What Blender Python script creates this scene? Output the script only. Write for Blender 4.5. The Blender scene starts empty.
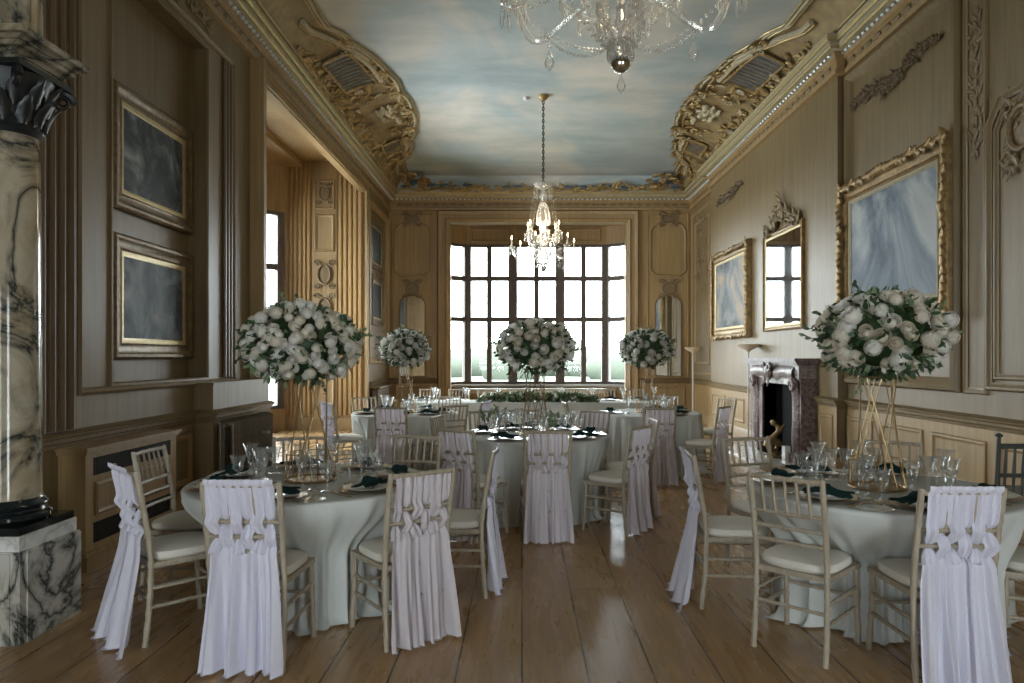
import bpy, math, random
from mathutils import Vector, Matrix
PI = math.pi
random.seed(7)
S = bpy.context.scene
COL = S.collection

# ------------------------------------------------------------------ camera, world, exposure
F = 700.0
VX, VY = 522.0, 357.0
CAMZ = 1.52
cd = bpy.data.cameras.new('camera'); cam = bpy.data.objects.new('camera', cd); COL.objects.link(cam)
cam.location = (0, 0, CAMZ); cam.rotation_euler = (PI/2, 0, 0)
cd.sensor_width = 36; cd.lens = F/1024*36
cd.shift_x = -(VX-512)/1024; cd.shift_y = (VY-341.5)/1024
cd.clip_start = .05; cd.clip_end = 500
S.camera = cam
W = bpy.data.worlds.new('sky'); S.world = W; W.use_nodes = True
wb = W.node_tree.nodes['Background']
wb.inputs[0].default_value = (.88, .94, 1.0, 1); wb.inputs[1].default_value = 13
S.view_settings.view_transform = 'Standard'; S.view_settings.look = 'None'
S.view_settings.gamma = 1; S.view_settings.use_curve_mapping = False
S.view_settings.exposure = 0.78
cy = S.cycles
cy.use_denoising = True
cy.max_bounces = 9; cy.diffuse_bounces = 5; cy.glossy_bounces = 4; cy.transmission_bounces = 6; cy.transparent_max_bounces = 24
cy.caustics_reflective = False; cy.caustics_refractive = False; cy.sample_clamp_indirect = 6
cy.blur_glossy = 1.0

def portal(loc, rot, sx, sy):
    l = bpy.data.lights.new('window_portal', 'AREA'); l.shape = 'RECTANGLE'; l.size = sx; l.size_y = sy
    l.energy = 1; l.cycles.is_portal = True
    o = bpy.data.objects.new('window_portal', l); o.location = loc; o.rotation_euler = rot; COL.objects.link(o)

# ------------------------------------------------------------------ room dimensions
XL, XR, YF, YB = -3.3, 4.2, 17.4, -2.6
XC = 4.08                 # chimney breast face
ZC = 5.95
A0, A1 = 8.58, 14.7       # alcove opening in the wall with the radiators
# daylight enters through the far bay, the alcove bay and the windows behind the camera
portal((.4, 18.9, 2.65), (-PI/2, 0, 0), 4.6, 3.9)
portal((-5.95, 12.4, 2.5), (0, -PI/2, 0), 4.2, 4.4)
portal((.45, YB-.15, 1.4), (PI/2, 0, 0), 5.9, 2.4)

# ------------------------------------------------------------------ materials
def nodes(name):
    m = bpy.data.materials.new(name); m.use_nodes = True
    t = m.node_tree; return m, t, t.nodes['Principled BSDF']
def ramp(t, fac, stops):
    r = t.nodes.new('ShaderNodeValToRGB')
    while len(r.color_ramp.elements) < len(stops): r.color_ramp.elements.new(.5)
    for e, (p, c) in zip(r.color_ramp.elements, stops):
        e.position = p; e.color = (*c, 1)
    t.links.new(fac, r.inputs[0]); return r.outputs[0]
def coords(t, scale=(1, 1, 1), kind='Object', rot=(0, 0, 0)):
    c = t.nodes.new('ShaderNodeTexCoord'); m = t.nodes.new('ShaderNodeMapping')
    m.inputs['Scale'].default_value = scale; m.inputs['Rotation'].default_value = rot
    t.links.new(c.outputs[kind], m.inputs[0]); return m.outputs[0]
def noise(t, vec, scale=5, detail=4, rough=.55, dist=0):
    n = t.nodes.new('ShaderNodeTexNoise'); n.inputs['Scale'].default_value = scale
    n.inputs['Detail'].default_value = detail; n.inputs['Roughness'].default_value = rough
    n.inputs['Distortion'].default_value = dist
    t.links.new(vec, n.inputs['Vector']); return n.outputs[0]
def bump(t, p, fac, strength=.2, dist=.01):
    b = t.nodes.new('ShaderNodeBump'); b.inputs['Strength'].default_value = strength; b.inputs['Distance'].default_value = dist
    t.links.new(fac, b.inputs['Height']); t.links.new(b.outputs[0], p.inputs['Normal'])
def plain(name, c, rough=.5, metal=0, var=.12, scale=20, bmp=0, spec=.5):
    m, t, p = nodes(name)
    v = coords(t)
    n = noise(t, v, scale)
    lo = tuple(max(0, x*(1-var)) for x in c); hi = tuple(min(1, x*(1+var)) for x in c)
    t.links.new(ramp(t, n, [(.3, lo), (.7, hi)]), p.inputs['Base Color'])
    p.inputs['Roughness'].default_value = rough; p.inputs['Metallic'].default_value = metal
    p.inputs['Specular IOR Level'].default_value = spec
    if bmp: bump(t, p, n, bmp)
    return m
def wood(name, dark, light, scale=(14, 14, .7), rough=.45, bmp=.03):
    m, t, p = nodes(name)
    v = coords(t, scale)
    n = noise(t, v, 1.6, 6, .6, .15)
    n2 = noise(t, coords(t, (.35, .35, .35)), 1.3, 3)
    mx = t.nodes.new('ShaderNodeMath'); mx.operation = 'ADD'
    ml = t.nodes.new('ShaderNodeMath'); ml.operation = 'MULTIPLY_ADD'
    t.links.new(n2, ml.inputs[0]); ml.inputs[1].default_value = .7; ml.inputs[2].default_value = -.35
    t.links.new(n, mx.inputs[0]); t.links.new(ml.outputs[0], mx.inputs[1])
    t.links.new(ramp(t, mx.outputs[0], [(.25, dark), (.75, light)]), p.inputs['Base Color'])
    p.inputs['Roughness'].default_value = rough
    bump(t, p, n, bmp)
    return m
def marble(name, base, vein, scale=1.2, rough=.12, tint=None, width=.05):
    m, t, p = nodes(name)
    v = coords(t, (1, 1, 1), 'Object', (.5, .7, .3))
    w = noise(t, v, scale, 6, .6, 1.6)
    d = t.nodes.new('ShaderNodeMath'); d.operation = 'SUBTRACT'; d.inputs[1].default_value = .5
    t.links.new(w, d.inputs[0])
    a = t.nodes.new('ShaderNodeMath'); a.operation = 'ABSOLUTE'; t.links.new(d.outputs[0], a.inputs[0])
    col = ramp(t, a.outputs[0], [(0, vein), (width*.35, tuple((x+y)/2 for x, y in zip(base, vein))), (width, base)])
    n2 = noise(t, v, scale*2.3, 5, .6, 1)
    mul = t.nodes.new('ShaderNodeMix'); mul.data_type = 'RGBA'; mul.blend_type = 'MULTIPLY'; mul.inputs[0].default_value = 1
    t.links.new(col, mul.inputs[6]); t.links.new(ramp(t, n2, [(.3, tint or (.75, .72, .66)), (.6, (1, 1, 1))]), mul.inputs[7])
    t.links.new(mul.outputs[2], p.inputs['Base Color'])
    p.inputs['Roughness'].default_value = rough
    return m
def fabric(name, c, transl=.25, rough=.9, fine=220):
    m, t, p = nodes(name)
    n = noise(t, coords(t), fine, 2)
    t.links.new(ramp(t, n, [(.3, tuple(x*.93 for x in c)), (.7, c)]), p.inputs['Base Color'])
    p.inputs['Roughness'].default_value = rough; p.inputs['Specular IOR Level'].default_value = .15
    if transl:
        tr = t.nodes.new('ShaderNodeBsdfTranslucent'); tr.inputs[0].default_value = (*c, 1)
        mx = t.nodes.new('ShaderNodeMixShader'); mx.inputs[0].default_value = transl
        t.links.new(p.outputs[0], mx.inputs[1]); t.links.new(tr.outputs[0], mx.inputs[2])
        t.links.new(mx.outputs[0], t.nodes['Material Output'].inputs[0])
    return m
def crystal(name, tint=(1, 1, 1), body=.25, trans=.55):
    m, t, p = nodes(name)
    t.nodes.remove(p)
    g = t.nodes.new('ShaderNodeBsdfGlossy'); g.inputs[0].default_value = (*tint, 1); g.inputs['Roughness'].default_value = .06
    tr = t.nodes.new('ShaderNodeBsdfTransparent'); tr.inputs[0].default_value = (.97, .98, .98, 1)
    di = t.nodes.new('ShaderNodeBsdfDiffuse'); di.inputs[0].default_value = (.85*tint[0], .87*tint[1], .88*tint[2], 1)
    lw = t.nodes.new('ShaderNodeLayerWeight'); lw.inputs[0].default_value = .35
    n = noise(t, coords(t), 60, 2)
    mp = t.nodes.new('ShaderNodeMath'); mp.operation = 'MULTIPLY_ADD'; mp.inputs[1].default_value = 1-trans; mp.inputs[2].default_value = .12*(1-trans)
    t.links.new(lw.outputs['Facing'], mp.inputs[0])
    cl = t.nodes.new('ShaderNodeMath'); cl.operation = 'MINIMUM'; cl.inputs[1].default_value = .95
    t.links.new(mp.outputs[0], cl.inputs[0])
    m1 = t.nodes.new('ShaderNodeMixShader'); m1.inputs[0].default_value = body
    t.links.new(g.outputs[0], m1.inputs[1]); t.links.new(di.outputs[0], m1.inputs[2])
    m2 = t.nodes.new('ShaderNodeMixShader'); t.links.new(cl.outputs[0], m2.inputs[0])
    t.links.new(tr.outputs[0], m2.inputs[1]); t.links.new(m1.outputs[0], m2.inputs[2])
    t.links.new(m2.outputs[0], t.nodes['Material Output'].inputs[0])
    b = t.nodes.new('ShaderNodeBump'); b.inputs['Strength'].default_value = .15; b.inputs['Distance'].default_value = .01
    t.links.new(n, b.inputs['Height']); t.links.new(b.outputs[0], g.inputs['Normal'])
    return m
def emit(name, c, s):
    m, t, p = nodes(name)
    n = noise(t, coords(t), 10)
    t.links.new(ramp(t, n, [(0, c), (1, c)]), p.inputs['Emission Color']); p.inputs['Emission Strength'].default_value = s
    p.inputs['Base Color'].default_value = (*c, 1)
    return m
def canvas(name, stops, scale=1.6, seed=0.0, stretch=(1, 1, 1)):
    m, t, p = nodes(name)
    v = coords(t, stretch)
    ad = t.nodes.new('ShaderNodeVectorMath'); ad.operation = 'ADD'; ad.inputs[1].default_value = (seed, seed*1.7, seed*.4)
    t.links.new(v, ad.inputs[0])
    n = noise(t, ad.outputs[0], scale, 7, .62, .8)
    t.links.new(ramp(t, n, stops), p.inputs['Base Color'])
    p.inputs['Roughness'].default_value = .55; p.inputs['Specular IOR Level'].default_value = .25
    bump(t, p, noise(t, v, 90, 3), .12, .004)
    return m

M = {}
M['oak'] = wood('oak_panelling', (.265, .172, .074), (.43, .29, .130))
M['oak_trim'] = wood('oak_moulding', (.25, .162, .072), (.40, .27, .125))
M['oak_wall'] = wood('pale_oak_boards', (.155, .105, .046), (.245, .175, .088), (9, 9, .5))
M['rib'] = plain('reeded_oak', (.37, .235, .10), .45, 0, .1, 2)
M['oak_dark'] = wood('dark_oak', (.09, .058, .026), (.16, .105, .052))
M['oak_carved'] = wood('carved_oak', (.15, .098, .046), (.27, .19, .10), (20, 20, 20))
M['gold'] = plain('gilding', (.50, .36, .15), .38, .75, .3, 14, .25)
M['gold_dull'] = plain('dull_gilding', (.36, .25, .105), .5, .4, .4, 9, .3)
M['gold_bright'] = plain('bright_gilt_line', (.42, .33, .16), .42, .5, .15, 20)
M['gold_wire'] = plain('gold_wire', (.36, .25, .12), .35, .8, .1, 30)
M['cream_plaster'] = plain('cream_plaster', (.43, .37, .25), .6, 0, .15, 12, .1)
M['cove_tan'] = plain('cove_tan', (.27, .195, .095), .6, .15, .3, 6, .2)
M['slate_panel'] = plain('slate_panel', (.11, .12, .13), .5, .1, .2, 10)
M['frame_gilt'] = plain('aged_gilt_frame', (.235, .150, .060), .42, .55, .35, 12, .3)
M['frame_dark'] = plain('dark_gilt_frame', (.15, .10, .045), .45, .45, .4, 18, .35)
M['bead'] = plain('pale_bead', (.62, .66, .66), .4, .2, .1, 30)
M['limewash'] = wood('limewashed_wood', (.31, .26, .19), (.48, .415, .32), (30, 30, 6), .45, .08)
M['shaded_wood'] = wood('shade_toned_wood', (.035, .04, .036), (.07, .075, .068), (30, 30, 6), .45)  # dark grey-green carries the shade that falls on the spindle chair
M['cushion'] = fabric('ivory_cushion', (.74, .70, .62), 0)
M['cloth'] = fabric('ivory_tablecloth', (.70, .72, .69), .12)
M['sash'] = fabric('white_chiffon', (.80, .79, .90), .14)
M['sash_b'] = fabric('lilac_chiffon', (.73, .675, .71), .25)
M['napkin'] = fabric('dark_green_napkin', (.012, .036, .034), .05, .8)
M['china'] = plain('white_china', (.78, .77, .74), .18, 0, .03)
M['charger'] = plain('gold_charger', (.45, .34, .20), .3, .6, .1)
M['cutlery'] = plain('gold_cutlery', (.62, .50, .32), .22, .9, .05)
M['glass'] = crystal('cut_crystal', (1, 1, 1), .25, .42)
M['prism'] = crystal('chandelier_crystal', (1.0, .95, .88), .45, .02)
M['glass_stem'] = crystal('crystal_stem', (1, 1, 1), .35, .12)
M['petal'] = fabric('white_petal', (.90, .88, .83), .4, .8, 40)
M['petal_c'] = fabric('cream_petal', (.88, .83, .72), .4, .8, 40)
M['leaf'] = plain('dark_leaf', (.030, .066, .024), .5, 0, .4, 25)
M['leaf_l'] = plain('pale_leaf', (.17, .24, .125), .5, 0, .3, 25)
M['iron'] = plain('black_iron', (.018, .016, .014), .45, .3, .2, 30)
M['radiator'] = plain('bronze_radiator', (.14, .108, .075), .4, .4, .2, 30)
M['grille'] = plain('dark_grille', (.03, .028, .025), .6, .2, .2, 60)
M['black_marble'] = plain('black_marble', (.010, .013, .014), .12, 0, .4, 8)
M['dark_marble'] = plain('dull_black_marble', (.012, .014, .015), .4, 0, .4, 8)
M['white_marble'] = marble('white_marble', (.80, .79, .76), (.55, .55, .54), 1.5, .2)
M['veined'] = marble('black_veined_marble', (.44, .385, .29), (.02, .028, .026), 1.5, .1, (.78, .70, .56), .10)
M['veined_w'] = marble('grey_veined_marble', (.60, .58, .53), (.03, .038, .038), 1.5, .12, (.85, .82, .76), .085)
M['rouge'] = marble('purple_marble', (.115, .068, .058), (.27, .205, .19), 7, .4, (.45, .36, .34), .09)
M['rouge_pale'] = marble('pale_grey_marble', (.23, .18, .17), (.36, .32, .30), 5, .4, (.6, .55, .53), .09)
M['soot'] = plain('soot', (.008, .008, .009), .8)
M['stone_mullion'] = plain('dark_bronze_window', (.12, .095, .08), .5, 0, .15, 12)
M['white_paint'] = plain('white_paint', (.72, .72, .69), .4, 0, .05)
M['alabaster'] = plain('alabaster', (.74, .64, .49), .4, 0, .08)
M['ivory_candle'] = plain('candle_sleeve', (.75, .68, .52), .5)
M['flame'] = emit('flame_bulb', (1.0, .70, .36), 22)
M['metal'] = plain('brushed_steel', (.45, .44, .42), .3, .9)
M['grass'] = plain('meadow', (.050, .066, .040), .9, 0, .1, .3)
M['tree'] = plain('distant_tree', (.055, .066, .048), .9, 0, .15, .6)
M['stone_out'] = plain('outer_stone', (.35, .31, .25), .8, 0, .2, 3)

def mirror_mat():
    m, t, p = nodes('old_mirror')
    n = noise(t, coords(t), 3, 4)
    t.links.new(ramp(t, n, [(.3, (.62, .66, .68)), (.7, (.80, .83, .84))]), p.inputs['Base Color'])
    p.inputs['Metallic'].default_value = 1; p.inputs['Roughness'].default_value = .03
    return m
M['mirror'] = mirror_mat()
def pane_mat():
    m, t, p = nodes('window_glass'); t.nodes.remove(p)
    g = t.nodes.new('ShaderNodeBsdfGlossy'); g.inputs['Roughness'].default_value = .02
    tr = t.nodes.new('ShaderNodeBsdfTransparent'); tr.inputs[0].default_value = (.96, .98, .97, 1)
    lw = t.nodes.new('ShaderNodeFresnel'); lw.inputs[0].default_value = 1.3
    mx = t.nodes.new('ShaderNodeMixShader'); t.links.new(lw.outputs[0], mx.inputs[0])
    t.links.new(tr.outputs[0], mx.inputs[1]); t.links.new(g.outputs[0], mx.inputs[2])
    t.links.new(mx.outputs[0], t.nodes['Material Output'].inputs[0]); return m
M['pane'] = pane_mat()
def floor_mat():
    m, t, p = nodes('varnished_oak_boards')
    v = coords(t, (1, 1, 1), 'Object', (0, 0, PI/2))
    b = t.nodes.new('ShaderNodeTexBrick')
    b.inputs['Scale'].default_value = 1; b.inputs['Brick Width'].default_value = 4.6; b.inputs['Row Height'].default_value = .315
    b.inputs['Mortar Size'].default_value = .0045; b.inputs['Mortar Smooth'].default_value = .15; b.inputs['Bias'].default_value = 0
    b.inputs['Color1'].default_value = (.38, .23, .100, 1); b.inputs['Color2'].default_value = (.50, .32, .150, 1)
    b.inputs['Mortar'].default_value = (.012, .008, .005, 1); b.offset = .37
    t.links.new(v, b.inputs['Vector'])
    g = noise(t, coords(t, (26, 1.1, 1)), 1.5, 7, .65, .4)
    mul = t.nodes.new('ShaderNodeMix'); mul.data_type = 'RGBA'; mul.blend_type = 'MULTIPLY'; mul.inputs[0].default_value = 1
    t.links.new(b.outputs[0], mul.inputs[6]); t.links.new(ramp(t, g, [(.25, (.62, .58, .54)), (.7, (1.1, 1.08, 1.05))]), mul.inputs[7])
    t.links.new(mul.outputs[2], p.inputs['Base Color'])
    r = noise(t, coords(t, (5, .8, 1)), 2, 4)
    rr = t.nodes.new('ShaderNodeMapRange'); rr.inputs[3].default_value = .20; rr.inputs[4].default_value = .36; p.inputs['IOR'].default_value = 1.6
    t.links.new(r, rr.inputs[0]); t.links.new(rr.outputs[0], p.inputs['Roughness'])
    bump(t, p, b.outputs['Fac'], -.3, .003)
    return m
M['floor'] = floor_mat()
def fresco():
    m, t, p = nodes('sky_fresco')
    v = coords(t, (.40, .30, 1))
    n = noise(t, v, 1.25, 6, .55, .7)
    n2 = noise(t, coords(t, (.55, 1.3, 1)), 1.1, 5, .6, .4)
    a = ramp(t, n, [(.33, (.39, .45, .47)), (.46, (.45, .51, .515)), (.56, (.58, .57, .525)), (.70, (.70, .655, .58))])
    b = ramp(t, n2, [(.38, (.78, .83, .85)), (.62, (1, 1, 1))])
    mul = t.nodes.new('ShaderNodeMix'); mul.data_type = 'RGBA'; mul.blend_type = 'MULTIPLY'; mul.inputs[0].default_value = 1
    t.links.new(a, mul.inputs[6]); t.links.new(b, mul.inputs[7])
    t.links.new(mul.outputs[2], p.inputs['Base Color']); p.inputs['Roughness'].default_value = .75
    return m
M['fresco'] = fresco()

# ------------------------------------------------------------------ mesh helpers
class MB:
    def __init__(s): s.v = []; s.f = []; s.T = Matrix()
    def add(s, vs, fs, T=None):
        n = len(s.v); T = s.T if T is None else s.T @ T
        s.v += [tuple(T @ Vector(p)) for p in vs]; s.f += [tuple(i+n for i in f) for f in fs]; return s
    def box(s, x0, x1, y0, y1, z0, z1, T=None):
        vs = [(x, y, z) for z in (z0, z1) for y in (y0, y1) for x in (x0, x1)]
        return s.add(vs, [(0, 2, 3, 1), (4, 5, 7, 6), (0, 1, 5, 4), (2, 6, 7, 3), (0, 4, 6, 2), (1, 3, 7, 5)], T)
    def tube(s, pts, r, seg=8, cap=True, closed=False, T=None):
        pts = [Vector(p) for p in pts]; n = len(pts); R = r if isinstance(r, (list, tuple)) else [r]*n
        vs = []; up = None
        for i, p in enumerate(pts):
            if closed: d = pts[(i+1) % n]-pts[i-1]
            else: d = pts[min(i+1, n-1)]-pts[max(i-1, 0)]
            if d.length < 1e-9: d = Vector((0, 0, 1))
            d.normalize()
            if up is None:
                up = Vector((0, 0, 1)) if abs(d.z) < .9 else Vector((1, 0, 0))
            a = d.cross(up)
            if a.length < 1e-6: a = d.orthogonal()
            a.normalize(); b = d.cross(a).normalized(); up = a.cross(d).normalized()
            up = -b if (-b).dot(up) > 0 else b
            for k in range(seg):
                t = 2*PI*k/seg; vs.append(p+(a*math.cos(t)+b*math.sin(t))*R[i])
        fs = []
        for i in range(n if closed else n-1):
            j = (i+1) % n
            for k in range(seg):
                l = (k+1) % seg
                fs.append((i*seg+k, i*seg+l, j*seg+l, j*seg+k))
        if cap and not closed:
            fs.append(tuple(range(seg-1, -1, -1))); fs.append(tuple((n-1)*seg+k for k in range(seg)))
        return s.add(vs, fs, T)
    def lathe(s, prof, seg=24, T=None, cap=True, flute=0, nf=12):
        vs = []; fs = []
        for r, z in prof:
            for k in range(seg):
                t = 2*PI*k/seg; rr = r*(1+flute*math.cos(nf*t))
                vs.append((rr*math.cos(t), rr*math.sin(t), z))
        for i in range(len(prof)-1):
            for k in range(seg):
                l = (k+1) % seg
                fs.append((i*seg+k, i*seg+l, (i+1)*seg+l, (i+1)*seg+k))
        if cap:
            if prof[0][0] > 1e-5: fs.append(tuple(range(seg-1, -1, -1)))
            if prof[-1][0] > 1e-5: fs.append(tuple((len(prof)-1)*seg+k for k in range(seg)))
        return s.add(vs, fs, T)
    def ball(s, c, r, seg=10, rings=6, T=None):
        r = r if isinstance(r, (tuple, list)) else (r, r, r)
        prof = [(math.sin(PI*i/rings), -math.cos(PI*i/rings)) for i in range(rings+1)]
        prof[0] = (1e-4, -1); prof[-1] = (1e-4, 1)
        TT = Matrix.Translation(c) @ Matrix.Diagonal((*r, 1))
        return s.lathe(prof, seg, (T @ TT) if T else TT)
    def grid(s, fn, nu, nv, T=None, wrap=False):
        vs = [fn(i/nu, j/nv) for j in range(nv+1) for i in range(nu+(0 if wrap else 1))]
        w = nu if wrap else nu+1; fs = []
        for j in range(nv):
            for i in range(nu):
                k = (i+1) % w if wrap else i+1
                fs.append((j*w+i, j*w+k, (j+1)*w+k, (j+1)*w+i))
        return s.add(vs, fs, T)
    def prism(s, poly, y0, y1, T=None):           # polygon in local x,z extruded along local y
        n = len(poly)
        vs = [(x, y0, z) for x, z in poly]+[(x, y1, z) for x, z in poly]
        fs = [tuple(range(n)), tuple(range(2*n-1, n-1, -1))]+[(i, n+i, n+(i+1) % n, (i+1) % n) for i in range(n)]
        return s.add(vs, fs, T)
    def loop(s, poly, prof, T=None):               # moulding swept round a closed outline in local x,z; prof = (inset, out)
        n = len(poly); P = [Vector(p) for p in poly]
        area = sum(P[i].x*P[(i+1) % n].y-P[(i+1) % n].x*P[i].y for i in range(n))
        sg = 1 if area > 0 else -1
        mit = []
        for i in range(n):
            a = (P[i]-P[i-1]).normalized(); b = (P[(i+1) % n]-P[i]).normalized()
            na = Vector((-a.y, a.x))*sg; nb = Vector((-b.y, b.x))*sg
            m = na+nb; m = m/max(.35, m.dot(na)) if m.length > 1e-6 else na
            mit.append(m)
        vs = []
        for u, d in prof:
            for i in range(n):
                q = P[i]+mit[i]*u; vs.append((q.x, -d, q.y))
        fs = [(k*n+i, k*n+(i+1) % n, (k+1)*n+(i+1) % n, (k+1)*n+i) for k in range(len(prof)-1) for i in range(n)]
        return s.add(vs, fs, T)
    def sweep(s, path, prof, side=1):              # plan path (x,y); prof = (out, z)
        n = len(path); P = [Vector(p) for p in path]; mit = []
        for i in range(n):
            a = (P[i]-P[i-1]).normalized() if i else None
            b = (P[i+1]-P[i]).normalized() if i < n-1 else None
            na = Vector((-a.y, a.x))*side if a else None; nb = Vector((-b.y, b.x))*side if b else None
            if na is None: m = nb
            elif nb is None: m = na
            else:
                m = na+nb; m = m/max(.2, m.dot(na))
            mit.append(m)
        vs = []
        for d, z in prof:
            for i in range(n):
                q = P[i]+mit[i]*d; vs.append((q.x, q.y, z))
        fs = [(k*n+i, k*n+i+1, (k+1)*n+i+1, (k+1)*n+i) for k in range(len(prof)-1) for i in range(n-1)]
        return s.add(vs, fs)
    def spiral(s, c, ax, ay, R, turns=1.6, r0=.02, r1=.006, tail=0, flip=1, seg=6, n=26):
        pts = []; rr = []; c = Vector(c); ax = Vector(ax); ay = Vector(ay)*flip
        for i in range(n+1):
            u = i/n; a = turns*2*PI*u; rad = R*(1-u*.86)
            pts.append(c+ax*(rad*math.cos(a))+ay*(rad*math.sin(a))); rr.append(r0+(r1-r0)*u)
        if tail:
            p0 = pts[0]
            ex = [p0+ay*(-tail*(k/5))+ax*(tail*.35*(k/5)**2) for k in range(5, 0, -1)]
            pts = ex+pts; rr = [r0*(.35+.13*k) for k in range(5)]+rr
        return s.tube(pts, rr, seg)
    def leaf(s, c, dx, dz, L, w, curl=.3, thick=.25):   # acanthus like lobed lump
        c = Vector(c); dx = Vector(dx).normalized(); dz = Vector(dz).normalized(); dy = dz.cross(dx)
        def fn(u, v):
            wv = w*math.sin(PI*min(1, .12+.88*v))**.7*(1+.22*math.cos(v*22))*(1-.15*v)
            a = (u-.5)*2
            h = thick*w*(1-a*a)*(1-.4*v)+curl*L*v*v
            return c+dx*(v*L)+dy*(a*wv)+dz*h
        return s.grid(fn, 6, 8)
    def build(s, name, mat, parent=None, smooth=True, kind=None, angle=40):
        me = bpy.data.meshes.new(name); me.from_pydata(s.v, [], s.f); me.update()
        o = bpy.data.objects.new(name, me); COL.objects.link(o)
        me.materials.append(M[mat] if isinstance(mat, str) else mat)
        if smooth:
            me.polygons.foreach_set('use_smooth', [True]*len(me.polygons))
            try: me.set_sharp_from_angle(angle=math.radians(angle))
            except Exception: pass
        if parent: o.parent = parent
        if kind: o['kind'] = kind
        return o

def thing(name, label, cat, loc=(0, 0, 0), rz=0, group=None):
    o = bpy.data.objects.new(name, None); COL.objects.link(o); o.empty_display_size = .1
    o.location = loc; o.rotation_euler = (0, 0, rz); tag(o, label, cat, group); return o
def tag(o, label, cat, group=None):
    o['label'] = label; o['category'] = cat
    if group: o['group'] = group
    return o
KIDS = {}
def kids(o):
    return [c for c in bpy.data.objects if c.parent == o]
def tree(o):
    return (o, [tree(c) for c in kids(o)])
def dup(tr, loc, rz, label, cat=None, group=None, parent=None, scale=None):
    o, ch = tr
    c = o.copy(); COL.objects.link(c)
    if parent is None:
        c.location = loc; c.rotation_euler = (0, 0, rz); c['label'] = label
        if group: c['group'] = group
        if scale: c.scale = (scale,)*3
    else: c.parent = parent
    for k in ch: dup(k, None, None, None, parent=c)
    return c
def struct(mb, name, mat, parent=None, smooth=True):
    return mb.build(name, mat, parent, smooth, None if parent else 'structure')
TRIM = [0]
def trim(mb, mat, smooth=True):
    TRIM[0] += 1
    return struct(mb, 'trim_%d' % TRIM[0], mat, None, smooth)
def rect(w, h): return [(-w/2, -h/2), (w/2, -h/2), (w/2, h/2), (-w/2, h/2)]
def Tr(*a): return Matrix.Translation(a)
def Rz(a): return Matrix.Rotation(a, 4, 'Z')
# local frames on walls: local x along the wall, -y into the room, z up
def on_right(y, z, x=None): return Tr(XR if x is None else x, y, z) @ Rz(-PI/2)
def on_left(y, z, x=None): return Tr(XL if x is None else x, y, z) @ Rz(PI/2)
def on_far(x, z, y=None): return Tr(x, YF if y is None else y, z)
PANEL = [(0, 0), (0, .012), (.012, .028), (.03, .03), (.045, .016), (.06, .012), (.06, 0)]
BOLD = [(0, 0), (0, .03), (.02, .07), (.06, .085), (.10, .05), (.12, .02), (.14, 0)]

# ------------------------------------------------------------------ shell
fl = MB(); fl.box(-6.2, 4.6, YB-.3, 19.2, -.12, 0); struct(fl, 'floor', 'floor', None, False)
ce = MB(); ce.box(XL-.3, XR+.3, YB-.3, YF+.3, ZC, ZC+.15); struct(ce, 'ceiling', 'fresco', None, False)

# wall with the recess and the alcove
b = MB()
TK = .3
RY0, RY1, RZ0, RZ1 = 5.62, 7.33, 1.305, 4.75
b.box(XL-TK, XL, YB, RY0, 0, ZC); b.box(XL-TK, XL, RY1, A0, 0, ZC)
b.box(XL-TK, XL, RY0, RY1, 0, RZ0); b.box(XL-TK, XL, RY0, RY1, RZ1, ZC)
b.box(XL-TK, XL-.19, RY0, RY1, RZ0, RZ1)
b.box(XL-.12, XL, A0, A1, 5.02, ZC)               # header over the alcove
b.box(XL-TK, XL, A1+.02, YF+.3, 0, ZC)
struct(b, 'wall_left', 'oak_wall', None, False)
# chimney side wall
b = MB()
b.box(XR, XR+.3, YB, YF+.3, 0, ZC)
b.box(XC, XR+.02, 9.05, 9.95, 0, ZC); b.box(XC, XR+.02, 11.25, 15.1, 0, ZC); b.box(XC, XR+.02, 9.95, 11.25, 1.18, ZC)
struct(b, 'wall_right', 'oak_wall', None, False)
# far wall round the bay
BX0, BX1, BZ = -1.78, 2.58, 5.0
b = MB()
b.box(XL-.3, BX0, YF, YF+.25, 0, ZC); b.box(BX1, XR+.3, YF, YF+.25, 0, ZC); b.box(BX0, BX1, YF, YF+.25, BZ, ZC)
struct(b, 'wall_far', 'oak', None, False)
# wall behind the camera with three tall windows
b = MB()
WX = [(-2.5, -1.0), (1.9, 3.4)]
xs = [XL-.3]+[v for w in WX for v in w]+[XR+.3]
for i in range(0, len(xs), 2): b.box(xs[i], xs[i+1], YB-.3, YB, 0, ZC)
for x0, x1 in WX: b.box(x0, x1, YB-.3, YB, 0, .25); b.box(x0, x1, YB-.3, YB, 2.55, ZC)
struct(b, 'wall_back', 'oak', None, False)

def window(name, P, Q, z0, z1, cols, rows, thick=.09, thin=.05, heavy=(), rec=.0):
    """bronze window between plan points P and Q; cols/rows are division fractions."""
    P = Vector(P); Q = Vector(Q); L = (Q-P).length; a = math.atan2(Q.y-P.y, Q.x-P.x)
    T = Tr(P.x, P.y, 0) @ Rz(a)
    m = MB(); m.T = T
    m.box(0, L, -.06, .06, z0, z0+.07); m.box(0, L, -.06, .06, z1-.07, z1)
    m.box(0, thick*.6, -.07, .07, z0, z1); m.box(L-thick*.6, L, -.07, .07, z0, z1)
    for i, c in enumerate(cols):
        w = thick if i in heavy else thin
        m.box(c*L-w/2, c*L+w/2, -.05 if i not in heavy else -.075, .05, z0, z1)
    for r in rows:
        z = z0+r*(z1-z0); m.box(0, L, -.055, .055, z-.06, z+.06)
    o = struct(m, name, 'stone_mullion', None, False)
    g = MB(); g.T = T; g.box(.02, L-.02, -.006, .006, z0+.03, z1-.03)
    g.build('pane', 'pane', o, False)
    return o
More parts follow.
